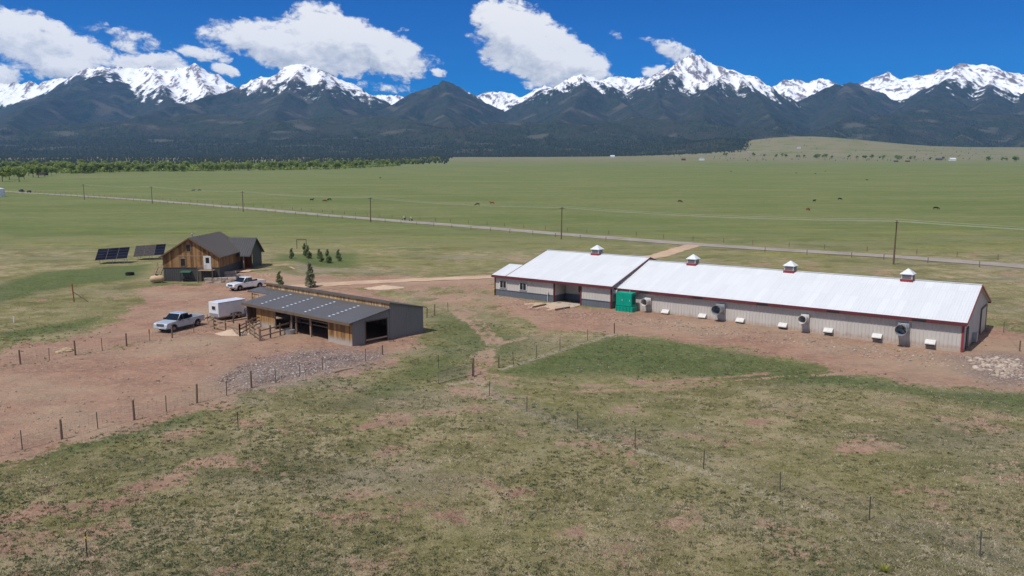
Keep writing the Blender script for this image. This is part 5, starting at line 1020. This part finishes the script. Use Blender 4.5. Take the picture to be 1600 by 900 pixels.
for k in range(42):
    x = rt.choice([rt.uniform(1236, 1300), rt.uniform(1320, 1430), rt.uniform(1380, 1480), rt.uniform(1540, 1600), rt.uniform(1120, 1240)]); far_tree(x, lin(x, [(1120, 243), (1236, 246), (1430, 250), (1600, 252)]) + rt.uniform(-1, 1), rt.uniform(1.1, 1.6), 'rounded tree in the hedge row under the pale hill')
def thicket(name, X, Y, size, k, mat, label):
    n = len(X); Z = hgt(X, Y); rr_ = size * rnd.uniform(.6, 1.4, n); d = rnd.normal(size=(n, k, 3)); d /= np.linalg.norm(d, axis=2)[..., None]; d[..., 2] = np.abs(d[..., 2]); c_ = np.stack([X, Y, Z], -1)[:, None] + d * rr_[:, None, None] * rnd.uniform(.5, 1, (n, k, 1)) * np.array((1.2, 1.2, 1.3))
    a = rnd.normal(size=(n, k, 3)); a /= np.linalg.norm(a, axis=2)[..., None]; b_ = np.cross(a, rnd.normal(size=(n, k, 3))); b_ /= np.linalg.norm(b_, axis=2)[..., None]; s = (rr_ * .33)[:, None, None]
    V = np.stack([c_ - a * s, c_ + b_ * s, c_ + a * s, c_ - b_ * s], 2).reshape(-1, 3); o = np_mesh(name, V, np.arange(len(V)).reshape(-1, 4), mat, {'tone': np.repeat(rnd.uniform(0, 1, n * k), 4)}); return tag(o, label, 'shrubs', kind='stuff')
rnd = np.random.default_rng(77); Xs = []; Ys = []
for k in range(2100):
    x = rt.uniform(-60, 690); lo = lin(x, [(-60, 266), (110, 271), (200, 268), (330, 267.5), (400, 266.5), (530, 264.5), (620, 259.5), (690, 251.5)]); q = G(x, lo - abs(rt.gauss(0, 4.5)))
    if noise2(np.array(q.x / 140), np.array(q.y / 200)) > -.25: Xs.append(q.x); Ys.append(q.y)
thicket('willow_thicket', np.array(Xs), np.array(Ys), 5.0, 26, ML_cot, 'bright spring green willow thicket under the cottonwood belt')
# small juniper clump by the house
def juniper(seed, H):
    rnd = np.random.default_rng(seed); cents = []; rads = []; b = MB(); b.tube([(0, 0, -.2), (0, 0, H * .75)], [.09, .03], 6)
    for k in range(11): z = H * (.12 + .8 * k / 11); r_ = H * .27 * (1 - .72 * (k / 11) ** 1.3); a = rnd.uniform(0, 6); cents.append((math.cos(a) * r_ * .45, math.sin(a) * r_ * .45, z)); rads.append(max(.16 * H * (1 - .55 * k / 11), .1))
    V, F_, T = leaves(cents, rads, 150, H * .038, rnd, 1.0); return b, V, F_, T
jl = ['slim juniper shrub standing apart at the left of the clump', 'tall juniper shrub behind the others in the clump', 'full juniper shrub beside the tall one', 'small juniper shrub with forked top in the clump', 'low wide juniper shrub in front of the clump', 'tall dense juniper shrub in the middle of the clump', 'dark juniper shrub at the right of the clump']
for i, (px, py, h) in enumerate(((456, 404, 2.7), (477, 400, 3.4), (482, 404, 2.5), (499, 404, 2.5), (502, 409, 2.0), (513, 411, 3.2), (529, 408, 2.9))):
    make_tree('juniper_shrub', juniper(40 + i, h), G(px, py), ML_jun, jl[i], 'shrub', 'junipers by the house yard')
def spruce(seed, H, w):
    rnd = np.random.default_rng(seed); b = MB(); b.tube([(0, 0, -.2), (0, 0, H * .6), (0, 0, H)], [.1, .06, .015], 7); V = []; T = []
    for k in range(24):
        z = H * (.1 + .88 * k / 24); L_ = w * (1 - z / H) ** .8 + .12
        for j in range(6):
            a = rnd.uniform(0, 2 * pi); e_ = Vector((math.cos(a) * L_, math.sin(a) * L_, -.12 * L_)); b.tube([(0, 0, z), Vector((0, 0, z)) + e_], [.018, .006], 3, caps=False)
            for q in range(7):
                f = rnd.uniform(.25, 1.0); c_ = np.array((e_.x * f, e_.y * f, z + e_.z * f)); d = rnd.normal(size=3) * .16; d2_ = rnd.normal(size=3) * .09; V.append([c_ - d, c_ + d2_, c_ + d, c_ - d2_]); T.append(rnd.uniform())
    V = np.array(V); return b, V.reshape(-1, 3), np.arange(len(V) * 4).reshape(-1, 4), np.repeat(np.array(T), 4)
make_tree('spruce_tree', spruce(3, 4.5, .75), G(437, 447), ML_spr, 'dense young spruce behind the left end of the shed', 'tree', 'young spruces behind the shed')
make_tree('spruce_tree', spruce(4, 4.4, 1.0), G(485, 449), ML_spr, 'sparse young spruce with thin gaps behind the shed roof', 'tree', 'young spruces behind the shed')
# conifers of the forest front, too many to count
rnd = np.random.default_rng(9)
def conifers(name, X, Y, Z, hmin, hmax, mat, label):
    n = len(X); H = rnd.uniform(hmin, hmax, n); Wd = H * rnd.uniform(.16, .26, n); a0 = rnd.uniform(0, 6, n); V = np.zeros((n, 6, 3)); 
    for k in range(5): V[:, k] = np.stack([X + Wd * np.cos(a0 + k * 2 * pi / 5), Y + Wd * np.sin(a0 + k * 2 * pi / 5), Z - .5 + H * .08], -1)
    V[:, 5] = np.stack([X, Y, Z + H], -1); F_ = np.array([[k, (k + 1) % 5, 5] for k in range(5)])[None] + (np.arange(n) * 6)[:, None, None]
    o = np_mesh(name, V.reshape(-1, 3), F_.reshape(-1, 3), mat, {'tone': np.repeat(rnd.uniform(0, 1, n), 6)}); tag(o, label, 'forest', kind='stuff'); return o
N = 70000; X = rnd.uniform(-6500, 7500, N); fX = np.interp(X, mx, fr); Y = fX + 2400 * rnd.uniform(0, 1, N) ** 1.5 - 60; keep = np.abs(X) < .75 * Y; X, Y = X[keep], Y[keep]
keep = (fbm(X / 420 + 9, Y / 300, 4) < .33) & (mz(X, Y) > hgt(X, Y) - 8); X, Y = X[keep], Y[keep]; Zf = np.maximum(mz(X, Y), hgt(X, Y)); conifers('conifer_forest', X, Y, Zf, 9, 19, ML_dark, 'dark conifer forest along the foot of the mountains')
N = 16000; X = rnd.uniform(-3300, 300, N); Y = rnd.uniform(1500, 4800, N); keep = (fbm(X / 260, Y / 400, 3) > -.16 + .35 * sstep(-500, 300, X)) & (np.abs(X) < .72 * Y) & (X < -.06 * Y - 60) & (Y > 1500 + .35 * (X + 3300)); X, Y = X[keep], Y[keep]; conifers('pine_wood', X, Y, hgt(X, Y), 8, 17, ML_dark, 'dark pines mixed behind the cottonwood belt')
N = 420; X = rnd.uniform(900, 3600, N); Y = rnd.uniform(3300, 5600, N); conifers('scattered_pines', X, Y, hgt(X, Y), 5, 9, ML_dark, 'scattered small pines dotting the pale hill')
# ------------------------------------------------------------ far ranch buildings
def far_house(px, py, w, d, h, wall, roofm, label, rz=0.0, group='far ranch buildings'):
    q = G(px, py); k_ = 1.5 if q.y > 2500 else 1.0; w, d, h = w * k_, d * k_, h * k_; e = empty('ranch_building', q, rz, label, 'building', group); b = MB(); b.box(-w / 2, w / 2, -d / 2, d / 2, -.5, h); b.build('wall', wall, e)
    b = MB(); b.prism([(-d / 2 - .5, h - .1), (d / 2 + .5, h - .1), (0, h + d * .3)], (0, 1, 0), (0, 0, 1), (1, 0, 0), (-w / 2 - .5, 0, 0), w + 1); b.build('roof', roofm, e)
    for k in range(3): b = MB(); x = -w * .3 + k * w * .3; b.box(x - .6, x + .6, -d / 2 - .05, -d / 2 - .01, 1.0, 2.2); b.build('window', M_glass, e)
far_house(959, 240.5, 14, 12, 5, M_paint_white, M_white_roof, 'white far ranch house at the middle of the forest edge')
far_house(957, 245.5, 16, 10, 4, M_paint_white, M_white_roof, 'white far barn just below the ranch house')
far_house(974, 240.5, 9, 8, 3.5, M_paint_white, M_galv, 'small pale far outbuilding beside the ranch house')
far_house(1096, 250.5, 14, 9, 4.5, M_paint_white, M_galv, 'pale roofed far barn near red sheds'); far_house(1068, 250.5, 11, 8, 4, M_red, M_timber, 'dark red far shed in the meadow')
far_house(868, 243, 26, 10, 4.5, M_timber, M_timber, 'long dark far barn against the conifer forest'); far_house(1488, 251, 16, 10, 4.5, M_paint_white, M_white_roof, 'white roofed far barn among the shrubs'); far_house(1467, 250.5, 16, 9, 4.5, M_timber, M_shed_roof, 'dark far barn among the shrubs')
far_house(1400, 253, 10, 5, 3, M_timber, M_shed_roof, 'low dark far shed on the meadow edge'); far_house(1418, 253, 10, 5, 3, M_timber, M_timber, 'low brown far shed on the meadow edge')
far_house(285, 262, 9, 7, 4, M_paint_white, M_white_roof, 'white cottage among the cottonwood belt'); far_house(246, 260, 9, 7, 4, M_paint_white, M_galv, 'pale cottage tucked behind cottonwoods'); far_house(66, 274, 14, 9, 3.5, M_timber, M_shed_roof, 'dark cabin under the creek cottonwoods'); far_house(470, 256, 10, 8, 4, M_paint_white, M_white_roof, 'white cottage showing over the tree belt')
far_house(1248, 232, 12, 9, 4.5, M_paint_white, M_galv, 'white far house on the pale hill'); far_house(1170, 240, 12, 9, 4.5, M_concrete, M_galv, 'tan far house below the pale hill')
# white tank at the edge of the road field
q = G(-3, 307); wt = empty('storage_bin', q, 0, 'large white round storage bin by the road', 'bin'); b = MB(); b.tube([(0, 0, -.3), (0, 0, 5.2)], 4.2, 28); b.build('bin_wall', M_paint_white, wt); b = MB(); b.tube([(0, 0, 5.2), (0, 0, 6.2)], [4.35, .5], 28); b.build('bin_roof', M_white_roof, wt)
for k in range(5): b = MB(); b.tube([(0, 0, .6 + k), (0, 0, .68 + k)], 4.24, 28, caps=False); b.build('hoop', M_galv, wt)
# dark pickup and flat trailer on the road
q = G(34, 300.5); q2 = G(60, 302.5); hd3 = math.atan2(q.y - q2.y, q.x - q2.x)
pickup('pickup_truck', (q.x, q.y, gz(q.x, q.y) + .15), hd3, M_paint_dark, 'dark pickup towing a low trailer on the far road', 'vehicles on the road')
q = G(45.5, 301.2); ft = empty('flat_trailer', (q.x, q.y, gz(q.x, q.y) + .15), hd3, 'low dark trailer behind the pickup on the far road', 'trailer', 'vehicles on the road')
b = MB(); b.box(-2.6, 2.2, -1.0, 1.0, .6, .8); b.build('bed', M_black, ft); b = MB(); b.box(-2.0, 1.5, -.85, .85, .8, 1.7); b.build('load', plain('dark_tarp', (.05, .06, .07)), ft, bevel=.15)
for x in (-.6, .4):
    for sg in (-1, 1): b = MB(); b.tube([(x, sg * 1.0, .35), (x, sg * 1.2, .35)], .35, 14); b.build('wheel', M_tyre, ft)
b = MB(); b.bar((2.2, 0, .65), (3.6, 0, .6), .12, .12); b.build('tongue', M_black, ft)
# ------------------------------------------------------------ skinned figures: cattle and two riders
def skin_mesh(name, joints, edges, sub=1):
    me = bpy.data.meshes.new(name); me.from_pydata([j[:3] for j in joints], edges, []); o = bpy.data.objects.new(name, me); col.objects.link(o)
    sk = o.modifiers.new('s', 'SKIN'); 
    if not me.skin_vertices: 
        bpy.context.view_layer.objects.active = o
    ly = me.skin_vertices[0].data if me.skin_vertices else None
    if ly:
        for i, j in enumerate(joints): ly[i].radius = (j[3], j[4] if len(j) > 4 else j[3])
        ly[0].use_root = True
    ss = o.modifiers.new('u', 'SUBSURF'); ss.levels = sub; ss.render_levels = sub
    dg = bpy.context.evaluated_depsgraph_get(); m2 = bpy.data.meshes.new_from_object(o.evaluated_get(dg)); bpy.data.objects.remove(o); m2.polygons.foreach_set('use_smooth', [True] * len(m2.polygons)); return m2
def cow_mesh(graze):
    J = [(0, 0, 1.02, .38, .42), (.5, 0, 1.02, .37, .44), (.95, 0, 1.1, .28, .36), (-.55, 0, 1.06, .36, .38), (-.95, 0, 1.12, .28, .3)]; E_ = [(0, 1), (1, 2), (0, 3), (3, 4)]
    def ch(base, pts):
        p = base
        for q in pts: J.append(q); E_.append((p, len(J) - 1)); p = len(J) - 1
        return p
    if graze: ch(2, [(1.3, 0, .85, .2, .24), (1.55, 0, .5, .15, .17), (1.72, 0, .28, .12), (1.86, 0, .1, .085)])
    else: ch(2, [(1.3, 0, 1.32, .19, .24), (1.52, 0, 1.46, .15, .17), (1.75, 0, 1.36, .12), (1.95, 0, 1.24, .085)])
    for sg in (-1, 1):
        ch(2, [(.85, sg * .22, .68, .12), (.82, sg * .23, .38, .065), (.85, sg * .23, .16, .05), (.88, sg * .23, .04, .065)])
        ch(4, [(-.82, sg * .22, .78, .15), (-.98, sg * .23, .46, .07), (-.94, sg * .23, .18, .05), (-.9, sg * .23, .04, .065)])
    ch(4, [(-1.14, 0, 1.14, .05), (-1.2, 0, .85, .03), (-1.2, 0, .5, .035)])
    return skin_mesh('cow', J, E_)
CM = [cow_mesh(True), cow_mesh(False)]
M_cow = [plain('red_brown_hide', (.24, .075, .03), (.17, .05, .022), 2, .8), plain('black_hide', (.02, .016, .014), rough=.8), plain('dark_brown_hide', (.055, .03, .02), rough=.8)]
cows = [(487, 314, 2, 'dark brown cow grazing alone near the road pole'), (507, 315.5, 0, 'red brown cow beside a dark cow by the pole'), (515, 313.5, 1, 'black cow beside a red brown cow by the pole'), (302, 299, 1, 'black cow far behind the house, the left of a pair'), (312, 298.5, 1, 'black cow far behind the house, the right of a pair'), (746, 321.5, 1, 'black cow grazing beside a red cow over the road'), (769, 319, 0, 'red cow grazing beside a black cow over the road'), (1062, 316.5, 2, 'dark brown cow alone in the mid meadow'), (1262, 329.5, 0, 'big red brown cow before two black cows'), (1272, 315.5, 1, 'black cow just behind the big red brown cow'), (1312, 312.5, 1, 'black cow facing away from the red cow group'), (1462, 327.5, 1, 'black cow alone beyond the right utility pole'), (594, 279, 1, 'tiny black cow far out near the tree belt'), (1244, 271, 2, 'tiny cow of the far herd, brown'), (1290, 268, 1, 'tiny black cow at the far herd edge'), (1274, 272, 1, 'tiny black cow in the far herd'), (1142, 268.5, 2, 'tiny dark cow of a far pair'), (1354, 282, 2, 'tiny brown cow in open meadow')]
CMM = {}
for i, (px, py, c_, lb) in enumerate(cows):
    g_ = 0 if i % 3 else 1; k = (g_, c_)
    if k not in CMM: m = CM[g_].copy(); m.materials.clear(); m.materials.append(M_cow[c_]); CMM[k] = m
    q = G(px, py); o = bpy.data.objects.new('cow', CMM[k]); col.objects.link(o); o.location = q; o.rotation_euler = (0, 0, random.choice([0.2, 2.9, -.3, 3.4, .6])); tag(o, lb, 'cow', 'cattle in the meadow')
def rider_mesh():
    J = [(0, 0, .95, .17, .15), (.04, 0, 1.2, .17, .13), (.1, 0, 1.45, .17, .12), (.12, 0, 1.58, .065), (.15, 0, 1.72, .115), (.15, 0, 1.84, .1)]; E_ = [(0, 1), (1, 2), (2, 3), (3, 4), (4, 5)]
    def ch(base, pts):
        p = base
        for q in pts: J.append(q); E_.append((p, len(J) - 1)); p = len(J) - 1
    for sg in (-1, 1):
        ch(2, [(.12, sg * .22, 1.43, .065), (.3, sg * .28, 1.2, .05), (.52, sg * .27, 1.12, .04), (.6, sg * .26, 1.1, .035)]); ch(0, [(.1, sg * .15, .9, .1), (.42, sg * .2, .78, .075), (.3, sg * .2, .42, .055), (.28, sg * .2, .34, .05), (.42, sg * .2, .3, .04)])
    return skin_mesh('rider', J, E_)
RM = rider_mesh()
for i, (px, py) in enumerate(((631, 345), (642, 346))):
    q = G(px, py); a = math.atan2(ROAD[8][1] - ROAD[7][1], ROAD[8][0] - ROAD[7][0]); z = gz(q.x, q.y) + .16
    mo = empty('motorcycle', (q.x, q.y, z), a, ['dark motorcycle leading on the road', 'dark motorcycle following with a brown pannier'][i], 'motorcycle', 'motorcycles on the road')
    for x in (-.68, .75):
        b = MB(); n = 18; vs_ = []
        for k in range(n):
            an = 2 * pi * k / n
            for r_, y in ((.22, -.05), (.31, -.06), (.34, 0), (.31, .06), (.22, .05)): vs_.append((x + r_ * math.cos(an), y, .34 + r_ * math.sin(an)))
        b.add(vs_, [(k * 5 + j, k * 5 + (j + 1) % 5, ((k + 1) % n) * 5 + (j + 1) % 5, ((k + 1) % n) * 5 + j) for k in range(n) for j in range(5)]); b.build('wheel', M_tyre, mo)
    b = MB(); b.tube([(-.5, 0, .72), (0, 0, .8), (.3, 0, .92), (.5, 0, .85)], [.12, .17, .18, .08], 10); b.build('tank_and_seat', M_black, mo); b = MB(); b.box(-.25, .3, -.17, .17, .3, .65); b.build('engine', M_galv, mo, bevel=.04)
    b = MB(); b.tube([(.75, 0, .34), (.52, 0, 1.0)], .04, 6); b.tube([(.5, -.35, 1.1), (.5, .35, 1.1)], .02, 6); b.build('fork', M_chrome, mo)
    b = MB(); b.box(-.8, -.35, -.38, -.18, .55, .9); b.box(-.8, -.35, .18, .38, .55, .9); b.build('pannier', M_black if i == 0 else M_timber, mo, bevel=.04)
    m = RM.copy(); m.materials.clear(); m.materials.append(plain('white_jacket', (.6, .58, .5)) if i == 0 else plain('pale_jacket', (.55, .53, .42)))
    o = bpy.data.objects.new('person', m); col.objects.link(o); o.location = (q.x - .25 * math.cos(a), q.y - .25 * math.sin(a), z); o.rotation_euler = (0, 0, a); tag(o, ['person in white jacket riding the leading motorcycle', 'person in pale jacket riding the following motorcycle'][i], 'person', 'riders on the road')
# ------------------------------------------------------------ loose things: sand pile, rocks, log
def mound(name, px, py, rx, ry, h, mat, label, cat, seed):
    q = G(px, py); n = 40; u = np.linspace(-1, 1, n); U, Vv = np.meshgrid(u, u); r_ = np.hypot(U, Vv); Z = h * np.clip(1 - r_, 0, 1) ** 1.2 * (1 + .35 * fbm(U * 4 + seed, Vv * 4, 4)) - .06 + .02 * fbm(U * 14, Vv * 14, 3); X_ = q.x + U * rx * (1 + .15 * noise2(Vv * 3 + seed, U * 3)); Y_ = q.y + Vv * ry
    o = np_mesh(name, np.stack([X_ - q.x, Y_ - q.y, hgt(X_, Y_) - q.z + Z], -1).reshape(-1, 3), gridfaces(n, n), mat, None, True); o.location = q; tag(o, label, cat); return o
M_sand = plain('pale_sand', (.50, .38, .28), (.40, .30, .22), 3, .95, bump=.04)
mound('sand_pile', 366, 521, 2.6, 1.7, .75, M_sand, 'pale sand pile against the wood rail fence', 'sand pile', 2)
mound('gravel_heap', 600, 450, 4.0, 2.2, .6, M_sand, 'pale heap of fill on the dirt behind the shed', 'dirt pile', 7)
def boulder(px, py, s, label, seed):
    q = G(px, py); bm = bmesh.new(); bmesh.ops.create_icosphere(bm, subdivisions=3, radius=1)
    for v in bm.verts: f = 1 + .35 * float(noise2(np.array(v.co.x * 1.5 + seed), np.array(v.co.y * 1.5 + v.co.z * 2))); v.co = Vector((v.co.x * s[0], v.co.y * s[1], max(v.co.z, -.3) * s[2])) * f
    me = bpy.data.meshes.new('boulder'); bm.to_mesh(me); bm.free(); me.materials.append(plain('tan_rock', (.45, .34, .21), (.32, .24, .15), 2, .95, bump=.05)); o = bpy.data.objects.new('boulder', me); col.objects.link(o); o.location = q; tag(o, label, 'rock')
boulder(104, 549, (.75, .5, .42), 'tan rock lying behind the yard side fence', 1); boulder(94, 551, (.6, .4, .25), 'flat tan rock beside a larger rock at the fence', 5)
q0, q1 = G(522, 583), G(551, 577); o = MB().tube([(0, 0, .12), (q1 - q0) / 2 + Vector((0, .05, .15)), (q1 - q0) + Vector((0, 0, .12))], [.14, .13, .1], 8).build('log', M_rail, loc=q0); tag(o, 'weathered grey log lying below the gravel bank', 'log')
# stones
def stones(name, P_, smin, smax, mat, label, parent=None):
    n = len(P_); ico = bmesh.new(); bmesh.ops.create_icosphere(ico, subdivisions=1, radius=1); B_ = np.array([v.co[:] for v in ico.verts]); Fi = np.array([[v.index for v in f.verts] for f in ico.faces]); ico.free()
    s = smin * (smax / smin) ** (rnd.uniform(0, 1, n) ** 2.2); V = B_[None] * (s[:, None, None] * rnd.uniform(.6, 1.3, (n, 1, 3))) * np.array((1, 1, .6)); V *= rnd.uniform(.8, 1.2, (n, len(B_), 1)); a = rnd.uniform(0, 6, n); ca, sa = np.cos(a)[:, None], np.sin(a)[:, None]
    V = np.stack([V[..., 0] * ca - V[..., 1] * sa, V[..., 0] * sa + V[..., 1] * ca, V[..., 2]], -1) + P_[:, None]; F_ = Fi[None] + (np.arange(n) * len(B_))[:, None, None]
    o = np_mesh(name, V.reshape(-1, 3), F_.reshape(-1, 3), mat, {'tone': np.repeat(rnd.uniform(0, 1, n), len(B_))}); tag(o, label, 'stones', kind='stuff')
t = NT('field_stone', .9, 0, .2); t.color(t.mix(t.attr('tone'), (.22, .165, .135), (.45, .37, .30))); M_fs = t.m
t = NT('river_stone', .9, 0, .2); tn = t.attr('tone'); t.color(t.mix(t.ramp(tn, .65, 1.0), t.mix(tn, (.15, .11, .10), (.28, .21, .185)), (.47, .42, .38))); M_rs = t.m
def scatter_poly(poly, n, jitter=0.0):
    p = np.array(poly); x0, y0 = p.min(0); x1, y1 = p.max(0); X = rnd.uniform(x0, x1, n * 4); Y = rnd.uniform(y0, y1, n * 4); sd = poly_sd(X + jitter * fbm(X / 3, Y / 3, 2), Y, poly); k = sd > rnd.uniform(-.8, 1.5, len(X)); X, Y = X[k][:n], Y[k][:n]; return np.stack([X, Y, hgt(X, Y) + .04], -1)
stones('gravel_stones', scatter_poly(GRAVEL[0], 5200, 4.0), .03, .15, M_rs, 'mixed grey and white stones in front of the shed')
stones('rock_pile', scatter_poly(W2([(1522, 560), (1560, 556), (1610, 566), (1600, 592), (1560, 592), (1530, 578)]), 800, 2.5), .06, .42, M_fs, 'broken tan rocks piled past the barn corner')
ap = W2([(775, 464), (860, 476), (910, 483), (960, 490), (1100, 505), (1300, 528), (1500, 556), (1500, 580), (1400, 566), (1300, 553), (1150, 530), (1000, 510), (900, 500), (800, 482)])
stones('bank_stones', scatter_poly(ap, 6500, 2.0), .02, .15, M_fs, 'loose stones on the dirt bank below the barn')
stones('lot_stones', np.concatenate([scatter_poly(DIRT[0], 1600), scatter_poly(DIRT[1], 1300)]), .02, .1, M_fs, 'loose stones strewn over the bare dirt')
# grass and sage tufts of the pasture, uncountable
def blades(name, n, hmin, hmax, wb, nb, spread, pal, label, dens, leanv=.5, ymax=150):
    Y = 29 * (ymax / 29) ** rnd.uniform(0, 1, n * 3); X = rnd.uniform(-.72, .72, n * 3) * Y; near_ = np.ones(len(X), bool); dz, lz_, gz_, sz_ = zones(X, Y); pr = dens(X, Y, dz, lz_, gz_, sz_)
    k = rnd.uniform(0, 1, len(X)) < pr; X, Y, dz, lz_ = X[k][:n], Y[k][:n], dz[k][:n], lz_[k][:n]; n = len(X); Z = hgt(X, Y) - .02
    sc = rnd.uniform(.6, 1.3, n); H = rnd.uniform(hmin, hmax, (n, nb)) * sc[:, None]; a = rnd.uniform(0, 2 * pi, (n, nb)); r0 = spread * rnd.uniform(0, 1, (n, nb)) ** .5 * sc[:, None]; a2 = a + rnd.normal(0, .7, (n, nb)); b1 = rnd.uniform(0, 2 * pi, (n, nb)); w = wb * rnd.uniform(.6, 1.4, (n, nb))
    bx = X[:, None] + r0 * np.cos(a); by = Y[:, None] + r0 * np.sin(a); ln = leanv * H * rnd.uniform(.3, 1.4, (n, nb)); z0 = np.broadcast_to(Z[:, None], bx.shape)
    V = np.stack([np.stack([bx - w * np.cos(b1), by - w * np.sin(b1), z0], -1), np.stack([bx + w * np.cos(b1), by + w * np.sin(b1), z0], -1), np.stack([bx + ln * np.cos(a2), by + ln * np.sin(a2), z0 + H], -1)], 2)
    big = fbm(X / 14, Y / 14, 3); c_ = np.array([pal(u, g, l) for u, g, l in zip(rnd.uniform(0, 1, n), big, lz_)]); C_ = np.concatenate([np.repeat(c_, nb * 3, 0), np.ones((n * nb * 3, 1))], 1)
    t = NT(name + '_mat', .8, 0, .15); t.color(t.attr('hue', 'Color')); o = np_mesh(name, V.reshape(-1, 3), np.arange(n * nb * 3).reshape(-1, 3), t.m, {'hue': C_}); tag(o, label, 'grass', kind='stuff'); return o
def mixc(a, b, f): return tuple(a[i] + (b[i] - a[i]) * f for i in range(3))
def pal_grass(u, g, l):
    if u > .62 + .5 * l: return mixc((.22, .18, .11), (.33, .275, .19), (u * 7.3) % 1)
    if u > .42 + .5 * l: return mixc((.15, .13, .095), (.23, .195, .145), (u * 5.1) % 1)
    return mixc((.085, .09, .03), (.16, .15, .06), (u * 9.7) % 1)
blades('grass', 120000, .05, .15, .015, 5, .2, pal_grass, 'short mixed green and straw pasture grass', lambda X, Y, d, l, g, s: np.clip(1 - 1.3 * d, 0, 1) * np.clip(.55 + .6 * fbm(X / 6, Y / 6, 3), 0.1, 1), 1.1)
blades('straw_grass', 11000, .04, .12, .014, 14, .26, lambda u, g, l: mixc((.33, .28, .18), (.52, .46, .33), u), 'bleached dry bunch grass in the pasture', lambda X, Y, d, l, g, s: np.clip((1 - 1.4 * d) * np.clip(.25 + 1.2 * fbm(X / 11 + 5, Y / 11, 3) + .25 * sstep(-10, 15, X), 0, 1) * (1 - .7 * l) + 1.0 * s, 0, 1), 2.2, 110)
blades('sagebrush', 4500, .03, .1, .03, 16, .3, lambda u, g, l: mixc((.11, .12, .085), (.19, .195, .15), u), 'low grey green sage clumps in the pasture', lambda X, Y, d, l, g, s: np.clip(1.4 * fbm(X / 13 + 70, Y / 13, 3) + .5 * sstep(5, -25, X) - .15, 0, 1) * np.clip(1 - .9 * d, .1, 1), .5, 95)
def clumps(name, n, size, k, mat, label, dens, ymax):
    Y = 29 * (ymax / 29) ** rnd.uniform(0, 1, n * 3); X = rnd.uniform(-.72, .72, n * 3) * Y; dz, lz_, gz_, sz_ = zones(X, Y); kp = rnd.uniform(0, 1, len(X)) < dens(X, Y, dz, lz_); X, Y = X[kp][:n], Y[kp][:n]; n = len(X); Z = hgt(X, Y)
    r_ = size * rnd.uniform(.5, 1.5, n); d = rnd.normal(size=(n, k, 3)); d /= np.linalg.norm(d, axis=2)[..., None]; d[..., 2] = np.abs(d[..., 2]); c_ = np.stack([X, Y, Z], -1)[:, None] + d * r_[:, None, None] * rnd.uniform(.2, 1, (n, k, 1)) * np.array((1.15, .9, .5))
    a = rnd.normal(size=(n, k, 3)); a /= np.linalg.norm(a, axis=2)[..., None]; b_ = np.cross(a, rnd.normal(size=(n, k, 3))); b_ /= np.linalg.norm(b_, axis=2)[..., None]; s = (r_ * .28)[:, None, None]
    V = np.stack([c_ - a * s, c_ + b_ * s * .6, c_ + a * s, c_ - b_ * s * .6], 2).reshape(-1, 3); o = np_mesh(name, V, np.arange(len(V)).reshape(-1, 4), mat, {'tone': np.clip(np.repeat(np.repeat(rnd.uniform(0, .8, n), k) + rnd.uniform(-.1, .3, n * k), 4), 0, 1)}); tag(o, label, 'weeds', kind='stuff')
clumps('weed_clumps', 9000, .2, 12, leaf_mat('weed_leaf', (.10, .125, .06), (.20, .22, .115)), 'low dark green weed clumps in the pasture', lambda X, Y, d, l: np.clip(.12 + 1.3 * fbm(X / 9 + 33, Y / 9, 3) + .45 * sstep(8, -22, X), 0, 1) * np.clip(1.1 - 1.1 * d, .008, 1), 105)
clumps('bunch_grass', 9000, .17, 12, leaf_mat('bunch_leaf', (.125, .125, .05), (.29, .26, .145)), 'olive bunch grass clumps in the pasture', lambda X, Y, d, l: np.clip(.4 + 1.0 * fbm(X / 10 + 80, Y / 10, 3), 0, 1) * np.clip(1.0 - 1.0 * d, .004, 1), 105)
q = G(1381, 893); n = 46; b = MB()
for k in range(n):
    a = rt.uniform(0, 2 * pi); e_ = rt.uniform(.3, 1.35); L_ = rt.uniform(.3, .55); d = Vector((math.cos(a) * math.cos(e_), math.sin(a) * math.cos(e_), math.sin(e_))) * L_; s = Vector((-math.sin(a), math.cos(a), 0)) * .022; b.add([-s, s, d * .6 + s * .8, d, d * .6 - s * .8], [(0, 1, 2, 3, 4)], rt.random())
o = b.build('yucca_plant', leaf_mat('yucca_leaf', (.16, .17, .03), (.36, .36, .08)), loc=q); tag(o, 'yellow green spiky yucca in the foreground pasture', 'plant')
